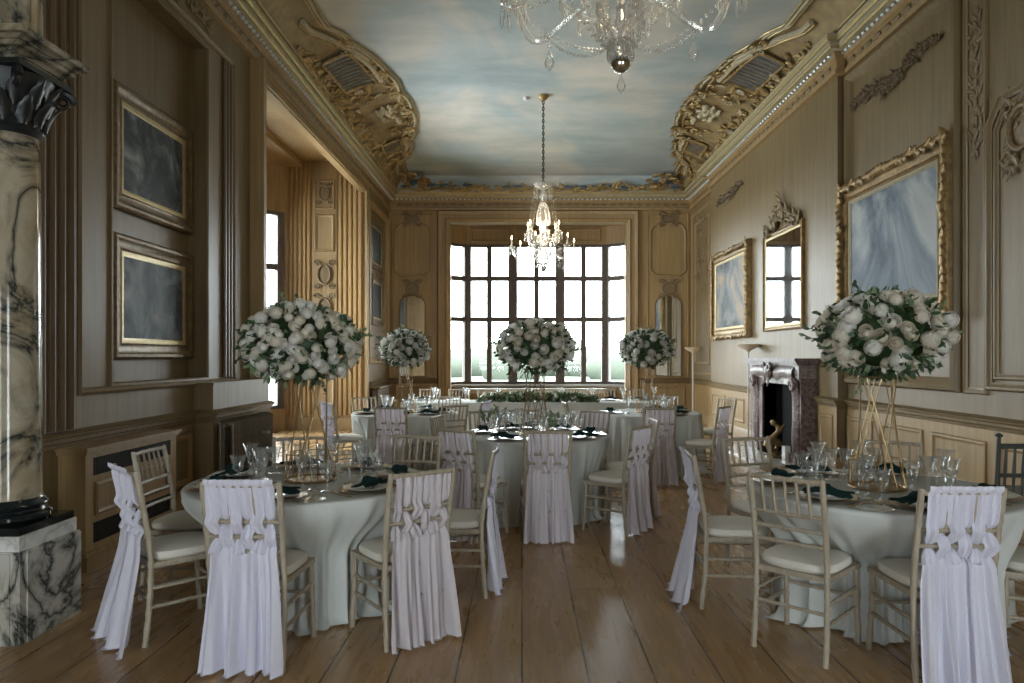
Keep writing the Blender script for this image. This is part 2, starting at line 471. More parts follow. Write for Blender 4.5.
# far bay
WF, WZ0, WZ1 = 18.7, .80, 4.52
FX0, FX1 = -1.50, 2.27
SX0, SX1, SY = -2.16, 2.98, 18.22
six = [i/6 for i in range(1, 6)]
window('window_1', (FX0, WF), (FX1, WF), WZ0, WZ1, six, (.463, .755), .24, .135, (1, 3))
window('window_2', (SX0, SY), (FX0, WF), WZ0, WZ1, (), (.463, .755), .12, .06)
window('window_3', (FX1, WF), (SX1, SY), WZ0, WZ1, (), (.463, .755), .12, .06)
b = MB()
baypath = [(SX0-.02, SY+.0), (SX0, SY), (FX0, WF), (FX1, WF), (SX1, SY), (SX1+.02, SY)]
b.sweep(baypath, [(-.12, 0), (.12, 0), (.12, WZ0), (-.12, WZ0), (-.12, 0)], -1)
b.sweep(baypath, [(-.12, WZ1), (.10, WZ1), (.10, 5.1), (-.12, 5.1), (-.12, WZ1)], -1)
b.box(SX0-.3, SX1+.3, YF+.05, WF+.4, 5.0, 5.15)
b.box(SX0-.25, SX0, YF+.1, SY+.05, 0, 5.1); b.box(SX1, SX1+.25, YF+.1, SY+.05, 0, 5.1)
struct(b, 'wall_bay', 'oak', None, False)
m = MB(); m.sweep(baypath[1:5], [(.12, WZ0-.06), (.2, WZ0-.06), (.22, WZ0-.03), (.2, WZ0), (-.1, WZ0+.004)], -1)
trim(m, 'white_paint')
m = MB()
for x0, x1 in ((-1.35, -.3), (-.15, .9), (1.05, 2.1)):
    m.loop(rect(x1-x0, .36), PANEL, Tr((x0+x1)/2, WF-.10, 4.76))
trim(m, 'oak_trim')
# alcove bay
AX, AC = -5.02, -5.72
window('window_4', (AC, 13.98), (AX, A1-.02), .44, 4.54, (.55,), (.40, .72), .24, .09)
window('window_5', (AC, 10.3), (AC, 13.98), .44, 4.54, (.25, .5, .75), (.40, .72), .2, .09, (1,))
apath = [(XL-.1, A0), (AX, A0), (AC, 9.3), (AC, 13.98), (AX, A1), (XL-.1, A1)]
b = MB()
b.sweep(apath[1:5], [(-.1, 0), (.1, 0), (.1, .44), (-.1, .44), (-.1, 0)], 1)
b.sweep([(AX, A0), (AC, 9.3), (AC, 10.3)], [(-.1, 0), (.1, 0), (.1, 5.7), (-.1, 5.7), (-.1, 0)], 1)  # unseen stretch closed up solid to cut daylight on the near wall
b.sweep(apath[1:5], [(-.1, 4.54), (.1, 4.54), (.1, 5.7), (-.1, 5.7), (-.1, 4.54)], 1)
b.box(AX, XL-.02, A1, A1+.2, 0, 5.7); b.box(AX, XL-.02, A0-.2, A0, 0, 5.7)
b.box(-6, XL-.10, A0-.2, A1+.2, 5.62, 5.75); b.box(-6, -4.6, A0, A1, 5.50, 5.64)
struct(b, 'wall_alcove', 'oak', None, False)
for i, (x0, x1) in enumerate(WX):
    window('window_%d' % (7+i), (x1, YB-.12), (x0, YB-.12), .25, 2.55, (1/3, 2/3), (.35, .7))

# outdoors: meadow and a distant line of trees
b = MB(); b.box(-250, 250, 19.3, 330, -1.3, -1.0); struct(b, 'ground', 'grass', None, False)
b = MB()
rt = random.Random(5)
for i in range(60):
    x = -75+i*2.6+rt.uniform(-1, 1); y = 85+rt.uniform(-8, 12); h = rt.uniform(2.5, 5.5)
    b.ball((x, y, h*.35-1), (rt.uniform(2, 3.6), 2.2, h*.62), 9, 6)
tr_ = b.build('distant_treeline', 'tree'); tag(tr_, 'hazy distant line of trees beyond the bay window', 'trees', None); tr_['kind'] = 'stuff'

# ------------------------------------------------------------------ cornice, cove and ceiling ornament
CORN = [(-.01, 5.15), (.05, 5.17), (.06, 5.22), (.025, 5.24), (.025, 5.35), (.06, 5.37), (.07, 5.40)]
CORN2 = [(.07, 5.44), (.15, 5.46), (.19, 5.48), (.19, 5.53), (.24, 5.56), (.24, 5.60)]
corn_path = [(XL, YB), (XL, YF), (XR, YF), (XR, 15.1), (XC, 15.1), (XC, 9.05), (XR, 9.05), (XR, YB)]
m = MB(); m.sweep(corn_path, CORN, -1); m.sweep(corn_path, [(.07, 5.40), (.075, 5.44)], -1); trim(m, 'oak_trim')
m = MB(); m.sweep(corn_path, CORN2, -1); trim(m, 'cream_plaster')
m = MB()
m.sweep(corn_path, [(.145, 5.452), (.16, 5.445), (.175, 5.46), (.18, 5.478)], -1)
m.sweep(corn_path, [(.192, 5.53), (.215, 5.515), (.236, 5.54), (.24, 5.56)], -1)
trim(m, 'gold_bright')
m = MB()
def beads(x, y0, y1, d):
    n = int((y1-y0)/.11)
    for i in range(n):
        m.ball((x+d, y0+(i+.5)*(y1-y0)/n, 5.422), (.03, .034, .024), 6, 4)
beads(XL, 5, YF, .085); beads(XR, 5, 9.05, -.085); beads(XC, 9.05, 15.1, -.085); beads(XR, 15.1, YF, -.085)
for i in range(66): m.ball((XL+.1+i*.112, YF-.085, 5.422), (.034, .03, .024), 6, 4)
trim(m, 'bead')
# carved frieze: low leaf relief along the frieze band
m = MB(); rr = random.Random(3)
for sx, X in ((1, XL), (-1, XR)):
    y = 5.2
    while y < 17:
        x = X if (sx == 1 or y < 9.05 or y > 15.1) else XC
        m.leaf((x+sx*.028, y, 5.295), (0, 1, .0), (sx, 0, 0), .16, .04, .05, .5)
        y += .21
for i in range(33): m.leaf((XL+.2+i*.22, YF-.03, 5.295), (1, 0, 0), (0, -1, 0), .16, .04, .05, .5)
trim(m, 'oak_carved')

def bell(y, c, w, p=2.0): return math.exp(-abs((y-c)/w)**p)
DN = [(3.9, .66), (9.3, .68), (9.75, .88), (10.8, 1.20), (11.6, 1.26), (12.4, 1.33), (13.4, 1.22), (14.2, 1.02), (15.0, .88), (15.7, .62), (17.5, .46)]
def dout(y):
    for (a, da), (b_, db) in zip(DN, DN[1:]):
        if y <= b_:
            t = (y-a)/(b_-a); return da+(db-da)*t+(.055*math.sin(PI*t) if b_-a < 1.2 else 0)
    return .46
def cove(side):
    X = XL if side > 0 else XR
    def S(u, y):
        d = .20+(dout(y)-.20)*u
        return Vector((X+side*d, y, 5.58+.355*math.sin(u*PI/2)**.9))
    def Nn(u, y):
        a = S(min(1, u+.02), y)-S(max(0, u-.02), y); bb = S(u, y+.02)-S(u, y-.02)
        n = a.cross(bb).normalized()
        return n if n.z < 0 else -n
    m = MB(); m.grid(lambda u, v: S(u, 4+13.4*v), 14, 150); trim(m, 'cove_tan')
    # double border moulding on the inner edge
    ys = [4+13.3*i/220 for i in range(221)]
    m = MB(); m.tube([S(1, y)+Vector((0, 0, -.02)) for y in ys], .026, 7); trim(m, 'cream_plaster')
    m = MB(); m.tube([S(.90, y)+Nn(.9, y)*.02 for y in ys], .018, 6); m.tube([S(1.0, y)+Vector((side*.05, 0, -.015)) for y in ys], .014, 6)
    m.tube([S(.08, y)+Nn(.08, y)*.01 for y in ys], .02, 6)
    trim(m, 'gold_bright')
    # rocaille: scrolls, leaves
    g = MB(); c = MB(); d2 = MB(); r = random.Random(11)
    def sc(u, y, R, flip, t=1.7, r0=.03, mb=g, tail=0):
        n = Nn(u, y); ay = Vector((0, 1, 0)); ax = ay.cross(n).normalized()
        mb.spiral(S(u, y)+n*.05, ax, ay, R, t, r0, .008, tail, flip)
    def lf(u, y, ang, L, w, mb=g, curl=.35):
        n = Nn(u, y); ay = Vector((0, 1, 0)); ax = ay.cross(n).normalized()
        mb.leaf(S(u, y)+n*.02, ax*math.cos(ang)+ay*math.sin(ang), n, L, w, curl, .5)
    for y, dd in DN[2:-1]:                                  # scroll knobs where the border steps
        for q in range(5): lf(.985, y+r.uniform(-.08, .08), r.uniform(-1.4, 1.4), r.uniform(.10, .2), .05, g, .4)
        sc(.96, y, .10, 1, 1.6, .03); sc(.9, y+.12, .08, -1, 1.5, .025, c)
    for y in [9.9+.13*i for i in range(44)]:
        if r.random() < .75: lf(.99, y, r.uniform(-1.0, 1.0), r.uniform(.08, .17), .04, g, .35)
        if r.random() < .35: sc(r.uniform(.80, .92), y, r.uniform(.04, .08), r.choice((-1, 1)), 1.5, .017)
    PANS = ((10.55, .50, .30, .72), (14.35, .36, .34, .72))
    for i in range(150):                                   # ruffled leafage round the panels
        y = r.gauss(12.6, 1.7); u = r.uniform(.12, .92)
        if not 9.7 < y < 16: continue
        if any(abs(y-yc) < w+.05 and u0-.05 < u < u1+.05 for yc, w, u0, u1 in PANS): continue
        if abs(y-12.5) < .75 and .30 < u < .82: continue
        mb = g if r.random() < .8 else c
        if r.random() < .6: lf(u, y, r.uniform(0, 6.28), r.uniform(.10, .20), r.uniform(.03, .055), mb, r.uniform(.1, .35))
        else: sc(u, y, r.uniform(.05, .12), r.choice((-1, 1)), r.uniform(1.1, 1.8), .02, mb)
    for i in range(170):                                   # leafy run along the cornice
        y = 9.4+i*.042; lf(r.uniform(.06, .22), y, r.uniform(0, 6.28), .10, .035, g, .35)
    for yc, w, u0, u1 in PANS:                              # trellis panels framed in gold
        d2.grid(lambda u, v: S(u0+(u1-u0)*u, yc-w+2*w*v)+Nn(.5, yc)*.035, 4, 6)
        for k in range(11):
            y = yc-w+2*w*k/10
            g.tube([S(u0+(u1-u0)*q/5, y)+Nn(.5, y)*.042 for q in range(6)], .006, 5)
        g.tube([S(u0-.02+(u1-u0+.04)*q, yc+(w+.03)*p)+Nn(.5, yc)*.05 for p, q in [(-1, i/5) for i in range(6)]+[(i/5*2-1, 1) for i in range(6)]+[(1, 1-i/5) for i in range(6)]+[(1-i/5*2, 0) for i in range(6)]], .022, 6)
        c.tube([S(u1+.10+.04*math.sin(PI*q/8), yc-w+2*w*q/8)+Nn(.7, yc)*.03 for q in range(9)], .05, 8)
    for i in range(13):                                    # small reclining plaster figures on a plain field
        y = 12.5+r.uniform(-.5, .5); u = r.uniform(.38, .74); n = Nn(u, y)
        c.ball(S(u, y)+n*.03, (r.uniform(.04, .07), r.uniform(.07, .14), .05), 9, 6)
        if i % 2: sc(u+.04, y+.08, .07, r.choice((-1, 1)), 1.0, .025, c)
    # long S scroll mouldings running back from the cartouche
    for y0, y1, u0, u1 in ((9.0, 10.3, .55, .92), (15.0, 16.4, .9, .5)):
        c.tube([S(u0+(u1-u0)*(.5-.5*math.cos(PI*i/14)), y0+(y1-y0)*i/14)+Nn(.6, y0)*.03 for i in range(15)], .04, 7)
        g.tube([S(u0-.1+(u1-u0)*(.5-.5*math.cos(PI*i/14)), y0+(y1-y0)*i/14)+Nn(.6, y0)*.03 for i in range(15)], .02, 6)
    trim(g, 'gold_dull'); trim(c, 'cream_plaster'); trim(d2, 'slate_panel')
cove(1); cove(-1)
# crest of ornament on the far cornice
def S3(u, x): return Vector((x, YF-.2-.2*u, 5.58+.36*math.sin(u*PI/2)))
m = MB(); m.grid(lambda u, v: S3(u, XL+7.5*v), 6, 40); trim(m, 'fresco')
g = MB(); bl = MB(); r = random.Random(21)
g.tube([(XL+.3+6.9*i/60, YF-.34, 5.60+.03*math.sin(i*.9)) for i in range(61)], .03, 6)
for i in range(150):
    x = r.uniform(XL+.25, XR-.25); e = abs(x-.45)/3.4
    z = 5.58+r.uniform(0, .07+.18*e**3)
    p = Vector((x, YF-.30-.08*r.random(), z))
    if r.random() < .55: g.leaf(p, (r.uniform(-1, 1), 0, r.uniform(0, .8)), (0, -1, -.2), r.uniform(.1, .2), .05, .3, .5)
    else: g.spiral(p, (1, 0, 0), (0, -.2, 1), r.uniform(.04, .09), 1.5, .02, .007, 0, r.choice((-1, 1)))
    if i % 7 == 0: bl.ball(p+Vector((0, -.02, .04)), (.13, .03, .035), 8, 5)
for cx in (XL+.75, XR-.75):
    for k in range(26):
        p = Vector((cx+r.uniform(-.4, .4), YF-.35-r.uniform(0, .4), 5.62+r.uniform(0, .25)))
        g.leaf(p, (r.uniform(-1, 1), r.uniform(-1, 0), .2), (0, -.6, -.8), .2, .06, .3, .5)
    bl.ball((cx, YF-.5, 5.75), (.2, .1, .05), 8, 5)
trim(g, 'gold_dull'); trim(bl, plain('blue_glaze', (.07, .115, .16), .5) )

# ------------------------------------------------------------------ mouldings and panelling
RAIL = [(0, .86), (.02, .87), (.03, .90), (.05, .91), (.055, .94), (.075, .95), (.08, .965), (.04, .985), (.0, .99)]
BASE = [(.045, 0), (.045, .16), (.03, .19), (.012, .21), (0, .22)]
BL0, BL1, BLX = 7.03, 8.56, -3.1                    # projecting dado block by the alcove
b = MB(); b.box(XL-.02, BLX, BL0, BL1, 0, 1.235); b.box(XL-.02, BLX+.012, BL0-.012, BL1, 1.235, 1.26); trim(b, 'oak_wall', False)
m = MB()
m.sweep([(XL, YB), (XL, BL0), (BLX, BL0), (BLX, BL1)], RAIL, -1)
m.sweep([(XL, A1+.3), (XL, YF)], RAIL, -1)
m.sweep([(XL, YF), (BX0-.32, YF)], RAIL, -1); m.sweep([(BX1+.32, YF), (XR, YF), (XR, 15.1), (XC, 15.1), (XC, 11.78)], RAIL, -1)
m.sweep([(XC, 9.66), (XC, 9.05), (XR, 9.05), (XR, YB)], RAIL, -1)
trim(m, 'oak_wall')
for nm, paths in (('baseboard_left', [[(XL, YB), (XL, BL0), (BLX, BL0), (BLX, BL1)], [(XL, A1+.02), (XL, YF)]]),
                  ('baseboard_far', [[(XL, YF), (BX0-.32, YF)], [(BX1+.32, YF), (XR, YF)]]),
                  ('baseboard_right', [[(XR, YF), (XR, 15.1), (XC, 15.1), (XC, 11.78)], [(XC, 9.66), (XC, 9.05), (XR, 9.05), (XR, YB)]])):
    m = MB()
    for p in paths: m.sweep(p, BASE, -1)
    struct(m, nm, 'oak_trim')
b = MB()
b.box(XR-.012, XR+.01, YB, 9.05, .2, .87); b.box(XC-.012, XC+.01, 9.05, 9.66, .2, .87); b.box(XC-.012, XC+.01, 11.78, 15.1, .2, .87); b.box(XR-.012, XR+.01, 15.1, YF, .2, .87)
trim(b, 'oak', False)
# big frame round the picture recess
m = MB()
FR = [(0, 0), (0, .03), (.02, .045), (.04, .03), (.05, .012), (.055, 0)]
fy0, fy1, fz0, fz1 = 5.16, 7.97, 1.235, 4.87
m.loop(rect(fy1-fy0, fz1-fz0), FR, on_left((fy0+fy1)/2, (fz0+fz1)/2))
m.loop(rect(RY1-RY0+.04, RZ1-RZ0+.04), [(0, 0), (0, .018), (.02, .02), (.03, 0)], on_left((RY0+RY1)/2, (RZ0+RZ1)/2))
trim(m, 'oak_wall')
m = MB()
for k in range(6):                                   # reeded strip beside the column, whose shade is painted in as dark oak
    m.tube([(XL+.015, 4.55+k*.105, 1.0), (XL+.015, 4.55+k*.105, 5.12)], .04, 8)
m.box(XL, XL+.03, 4.45, 5.14, .99, 5.15)
for k in range(3): m.tube([(XL+.02, 7.72+k*.08, 1.3), (XL+.02, 7.72+k*.08, 4.8)], .022, 6)
trim(m, 'oak_dark')
# architrave of the alcove opening
m = MB(); m.box(XL-.3, XL+.17, A0-.09, A0, 0, 5.15); m.box(XL-.3, XL+.20, A0-.12, A0+.02, 0, .25); trim(m, 'oak_trim', False)
m = MB()
for k, (z, d) in enumerate(((5.0, .05), (5.045, .03), (5.09, .06), (5.13, .035))):
    m.box(XL, XL+d, A0, A1+.1, z, z+.045)
m.box(XL-.12, XL+.015, A0, A1, 4.985, 5.02)
trim(m, 'oak_trim', False)
# panelled end of the alcove, facing the room's near end
m = MB(); c2 = MB()
AYF = A1
def ribs(x0, x1, n, z0, z1, y, r):
    for k in range(n):
        x = x0+(k+.5)*(x1-x0)/n
        m.tube([(x, y, z0), (x, y, z1)], r, 7)
ribs(-4.98, -4.42, 6, .3, 5.62, AYF-.005, .042)
ribs(-3.86, -3.34, 5, .3, 5.62, AYF-.005, .045)
trim(m, 'rib'); m = MB()
m.box(-4.40, -3.88, AYF-.035, AYF, .2, 5.62)
m.loop(rect(.44, .62), PANEL, Tr(-4.14, AYF-.035, 4.92)); m.loop(rect(.42, .78), PANEL, Tr(-4.14, AYF-.035, 4.12))
m.loop(rect(.44, 1.3), PANEL, Tr(-4.14, AYF-.035, 1.1))
m.box(-5.02, -3.32, AYF-.06, AYF, 0, .24)
trim(m, 'oak_trim')
def cartouche(mb, x, z, w, h, T, seedv=0):
    r = random.Random(seedv)
    ring = [(w*.30*math.cos(2*PI*k/20), -.03, h*.30*math.sin(2*PI*k/20)) for k in range(20)]
    mb.tube([Vector((x, 0, z))+Vector(p) for p in ring], min(w, h)*.05, 6, closed=True, T=T)
    TT = T @ Tr(x, -.012, z)
    mb.add(*ellipse(w*.27, h*.27), TT)
    for sx in (-1, 1):
        for sz in (-1, 1):
            old = mb.T; mb.T = old @ T
            mb.spiral((x+sx*w*.34, -.03, z+sz*h*.36), (sx, 0, 0), (0, 0, sz), min(w, h)*.15, 1.5, .018, .006, 0, 1)
            mb.leaf((x+sx*w*.12, -.02, z+sz*h*.34), (sx*.8, 0, sz*.5), (0, -1, 0), w*.3, w*.07, .12, .5)
            mb.T = old
def ellipse(a, b_, n=24):
    vs = [(0, -.02, 0)]+[(a*math.cos(2*PI*k/n), 0, b_*math.sin(2*PI*k/n)) for k in range(n)]
    return vs, [(0, 1+k, 1+(k+1) % n) for k in range(n)]
for k, z in enumerate((3.25, 2.55)): cartouche(c2, -4.14, z, .44, .66, Tr(0, AYF-.035, 0), k)
cartouche(c2, -4.14, 4.95, .36, .5, Tr(0, AYF-.035, 0), 5)
trim(c2, 'oak_wall')
# wall beyond the alcove: pale panel behind two small pictures
m = MB(); m.loop(rect(2.2, 3.55), BOLD, on_left(15.98, 3.15)); trim(m, 'oak_trim')
m = MB(); m.box(XL, XL+.05, A1-.02, A1+.16, 0, 5.15); m.box(XL, XL+.02, A1+.16, A1+.3, 0, 5.15); trim(m, 'oak_trim', False)

# far wall panels either side of the bay
m = MB(); cv = MB()
AR = [(0, 0), (0, .05), (.03, .09), (.08, .075), (.10, .045), (.20, .04), (.22, .075), (.26, .05), (.30, .02), (.31, -.2)]
bx0, bx1 = BX0-.32, BX1+.32
m.loop([(bx0, -.3), (bx1, -.3), (bx1, 5.16), (bx0, 5.16)], AR, Tr(0, YF, 0))
for cx, w in ((-2.72, .92), (3.63, .92)):
    sh = [(cx-w/2, 3.66), (cx-w/2+.16, 3.52), (cx+w/2-.16, 3.52), (cx+w/2, 3.66), (cx+w/2, 4.66), (cx+w/2-.10, 4.82), (cx+.14, 4.90), (cx, 4.86), (cx-.14, 4.90), (cx-w/2+.10, 4.82), (cx-w/2, 4.66)]
    m.loop(sh, PANEL, Tr(0, YF, 0))
    m.loop([(cx-w/2-.06, 1.0), (cx+w/2+.06, 1.0), (cx+w/2+.06, 5.1), (cx-w/2-.06, 5.1)], [(0, 0), (0, .015), (.03, .02), (.04, 0)], Tr(0, YF, 0))
    m.loop(rect(w*.92, .48), PANEL, Tr(cx, YF, .56))
    m.box(cx-w*.36, cx+w*.36, YF-.03, YF, 3.42, 3.46)
    cartouche(cv, cx, 3.22, .5, .46, Tr(0, YF-.01, 0), 9)
    cartouche(cv, cx, 4.95, .6, .3, Tr(0, YF-.01, 0), 2)
trim(m, 'oak_trim'); trim(cv, 'oak_carved')

# chimney side wall: panels, carved festoons, dado panels
m = MB()
m.loop(rect(.34, 3.95), PANEL, on_right(6.47, 3.15))
m.loop(rect(9.0-6.68, 3.95), BOLD, on_right(7.84, 1.18+1.975))
P2 = [(-.9, -1.38), (.9, -1.38), (.9, 1.0), (.74, 1.22), (.45, 1.22), (.3, 1.42), (0, 1.5), (-.3, 1.42), (-.45, 1.22), (-.74, 1.22), (-.9, 1.0)]
m.loop(P2, [(a*1.2, b_*1.5) for a, b_ in PANEL], on_right(5.40, 2.6))
m.loop([(x*.9, z*.93) for x, z in P2], PANEL, on_right(5.40, 2.6))
trim(m, 'oak_wall'); m = MB()
for y0, y1 in ((8.35, 9.0), (7.3, 8.2), (6.3, 7.15), (5.2, 6.15), (4.1, 5.05)):
    m.loop(rect(y1-y0, .46), PANEL, on_right((y0+y1)/2, .53))
m.loop(rect(.42, .46), PANEL, on_right(9.36, .53, XC))
for y0, y1 in ((11.95, 12.6), (12.8, 13.8), (14.0, 14.95)): m.loop(rect(y1-y0, .46), PANEL, on_right((y0+y1)/2, .53, XC))
m.loop(rect(14.95-11.95, .02+2.6), PANEL, on_right(13.45, 2.42, XC)) if False else None
m.loop(rect(1.9, 3.9), PANEL, on_right(16.3, 3.05)); m.loop(rect(1.3, 3.4), PANEL, on_right(16.3, 3.05))
trim(m, 'oak_trim')
for y0, y1 in ((3.6, 4.6), (1.5, 3.3), (-1, 1.2)):
    m = MB(); m.loop(rect(y1-y0, .46), PANEL, on_left((y0+y1)/2, .53)); trim(m, 'oak_trim')
m = MB(); m.loop(rect(.62, .5), PANEL, on_left(6.65, .52)); trim(m, 'oak_trim')
def festoon(y0, y1, za, zb, X, n, seedv):
    g = MB(); r = random.Random(seedv)
    for i in range(n):
        u = i/(n-1); y = y0+(y1-y0)*u; z = za+(zb-za)*u+.05*math.sin(u*9)+r.uniform(-.05, .05)*math.sin(PI*u)
        k = .6+.8*math.sin(PI*u)**.6*(1 if abs(u-.5) > .06 else 1.5)
        p = (X-.01, y, z)
        g.leaf(p, (0, r.uniform(-1, 1), r.uniform(-1, 1)), (-1, 0, 0), r.uniform(.05, .10)*k, .020*k, .25, .6)
        if i % 2: g.spiral((X-.03, y, z), (0, 1, 0), (0, 0, 1), r.uniform(.025, .045)*k, 1.4, .011, .005, 0, r.choice((-1, 1)), 5, 16)
        if i % 3 == 0: g.ball((X-.03, y, z+.04*k), .025*k, 6, 4)
    trim(g, 'oak_dark')
festoon(8.95, 7.0, 4.66, 4.70, XR, 90, 4)
festoon(14.6, 12.9, 4.66, 4.70, XC, 60, 5)
festoon(14.95, 15.0, 3.3, 3.6, XC, 14, 8)
g = MB(); r = random.Random(33)
for i in range(90):
    z = 3.35+1.35*i/90
    g.leaf((XR-.005, 6.47+r.uniform(-.08, .08), z), (0, r.uniform(-1, 1), r.uniform(.2, 1)), (-1, 0, 0), .08, .02, .12, .45)
for k, (y, z) in enumerate(((5.85, 3.45), (5.35, 3.45))):
    cartouche(g, 0, 0, .5, .6, on_right(y, z), k)
for i in range(30): g.leaf((XR-.02, 5.85+r.uniform(-.25, .25), 3.45+r.uniform(-.35, .35)), (0, r.uniform(-1, 1), r.uniform(-1, 1)), (-1, 0, 0), .09, .025, .2, .5)
for i in range(40): g.leaf((XR-.01, 16.3+r.uniform(-.5, .5), 3.3+r.uniform(-.2, 1.5)), (0, r.uniform(-1, 1), r.uniform(-1, 1)), (-1, 0, 0), .16, .04, .2, .5)
trim(g, 'oak_carved')
# small carved spray on the wall over the recess
g = MB()
for i in range(26): g.leaf((XL+.01, 6.1+i*.05, 5.0+.04*math.sin(i)), (0, r.uniform(-1, 1), r.uniform(-1, 1)), (1, 0, 0), .12, .035, .3, .5)
trim(g, 'oak_carved')

# ------------------------------------------------------------------ pictures and mirrors
def picture(label, T, w, h, fw, depth, cmat, fmat, slip='gold_bright', crest=0, cat='painting', tilt=0, frilled=False):
    loc = T.to_translation(); rz = T.to_euler().z
    o = thing('painting' if cat == 'painting' else 'wall_mirror', label, cat, loc, rz, None)
    o.rotation_euler = (tilt, 0, rz)
    m = MB()
    m.loop(rect(w, h), [(0, 0), (0, depth*.75), (.02, depth), (fw*.30, depth), (fw*.45, depth*.70), (fw*.75, depth*.62), (fw*.85, depth*.72), (fw, depth*.5), (fw, .02)])
    if frilled:
        r = random.Random(int(w*100))
        per = [(-w/2+fw*.25, -h/2+fw*.25, 1, 0, w-fw*.5), (-w/2+fw*.25, h/2-fw*.25, 1, 0, w-fw*.5), (-w/2+fw*.25, -h/2+fw*.25, 0, 1, h-fw*.5), (w/2-fw*.25, -h/2+fw*.25, 0, 1, h-fw*.5)]
        for x, z, dx, dz, L in per:
            n = int(L/.085)
            for i in range(n+1):
                p = (x+dx*L*i/n, -depth*.95, z+dz*L*i/n)
                m.leaf(p, (dx+r.uniform(-.5, .5), 0, dz+r.uniform(-.5, .5)), (0, -1, 0), .11, fw*.28, .15, .55)
    m.build('frame', fmat, o)
    c = MB(); c.box(-w/2+fw*.9, w/2-fw*.9, -depth*.45, -.01, -h/2+fw*.9, h/2-fw*.9); c.build('canvas' if cat == 'painting' else 'mirror_glass', cmat, o, False)
    s = MB(); s.loop(rect(w-2*fw+.02, h-2*fw+.02), [(-.01, depth*.45), (0, depth*.6), (.02, depth*.62), (.045, depth*.48)]); s.build('gilt_slip', slip, o)
    return o
dk = [(.25, (.012, .014, .016)), (.45, (.035, .045, .055)), (.62, (.09, .10, .10)), (.8, (.20, .21, .19))]
picture('dark woodland landscape in a gilt frame, upper of the two in the wall recess', on_left(6.6, 3.33, XL-.19), 1.42, 1.08, .15, .07,
        canvas('woodland_canvas', [(.36, (.008, .010, .009)), (.48, (.035, .045, .05)), (.57, (.11, .13, .14)), (.68, (.32, .34, .34))], 2.6, 1.0), 'frame_dark', tilt=.0)
picture('blue-grey landscape in a gilt frame, lower of the two in the wall recess', on_left(6.6, 2.04, XL-.19), 1.42, 1.08, .15, .07,
        canvas('stormy_canvas', [(.34, (.02, .025, .03)), (.46, (.06, .08, .095)), (.56, (.15, .18, .20)), (.68, (.30, .30, .28))], 3.0, 4.0), 'frame_dark')
picture('small dark framed picture past the alcove, upper of the pair', on_left(15.75, 4.0), 1.25, 1.05, .12, .06, canvas('dim_canvas', dk, 2.2, 7.0), 'frame_dark')
picture('small dark framed picture past the alcove, lower of the pair', on_left(15.75, 2.78), 1.25, 1.12, .15, .08, canvas('murky_canvas', dk, 1.8, 9.0), 'frame_dark')
picture('misty landscape in a gilt frame between the fireplace and the far corner', on_right(13.6, 2.75, XC), 2.35, 1.75, .2, .1,
        canvas('misty_canvas', [(.38, (.02, .024, .026)), (.47, (.07, .08, .085)), (.56, (.17, .175, .17)), (.66, (.38, .27, .16))], 1.1, 2.0), 'frame_gilt', frilled=True)
picture('very large misty blue-grey picture in a heavy carved gilt frame', on_right(7.88, 2.80), 2.34, 1.80, .23, .14,
        canvas('seascape_canvas', [(.40, (.03, .042, .06)), (.47, (.09, .12, .16)), (.54, (.20, .24, .28)), (.64, (.42, .44, .44))], .7, 3.3), 'frame_gilt', 'cream_plaster', frilled=True)
# overmantel mirror with carved crest
mo = picture('tall gilt mirror with a carved crest above the marble fireplace', on_right(10.9, 2.73, XC), 1.62, 1.58, .06, .06, 'mirror', 'frame_gilt', cat='mirror')
m = MB(); r = random.Random(8)
for i in range(44):
    u = i/43; x = -.62+1.24*u; z = .80+.30*math.exp(-(x/.22)**2)*r.random()+.08*math.sin(PI*u)
    m.leaf((x, -.05, z), (r.uniform(-1, 1), 0, r.uniform(0, 1)), (0, -1, 0), r.uniform(.1, .2), .045, .25, .6)
for sx in (-1, 1):
    m.spiral((sx*.3, -.05, .90), (sx, 0, 0), (0, 0, 1), .13, 1.6, .035, .01, .15, 1)
    m.spiral((sx*.62, -.05, .84), (sx, 0, 0), (0, 0, 1), .09, 1.5, .03, .01, .1, -1)
m.spiral((0, -.06, 1.08), (1, 0, 0), (0, 0, 1), .11, 1.4, .03, .01)
for z in (1.1, 1.2, 1.27): m.leaf((0, -.05, z-.08), (r.uniform(-.4, .4), 0, 1), (0, -1, 0), .2, .06, .3, .6)
m.build('crest', 'frame_dark', mo)
# arched pier mirrors set in the far panelling
for cx, lab in ((-2.72, 'arched mirror set in the far panelling on the alcove side'), (3.63, 'arched mirror set in the far panelling by the corner floor lamp')):
    o = thing('arched_mirror', lab, 'mirror', (cx, YF, 2.0)); w = .62
    out = [(-w/2, -.95), (w/2, -.95), (w/2, .80)]+[(w/2*math.cos(a), .80+.24*math.sin(a)) for a in [PI*k/12 for k in range(1, 12)]]+[(-w/2, .80)]
    g = MB(); g.prism(out, -.02, -.005); g.build('mirror_glass', 'mirror', o, False)
    f = MB(); f.loop([(x*1.08, z*1.03) for x, z in out], [(0, 0), (0, .03), (.02, .035), (.035, .02), (.04, .0)]); f.build('frame', 'oak_carved', o)

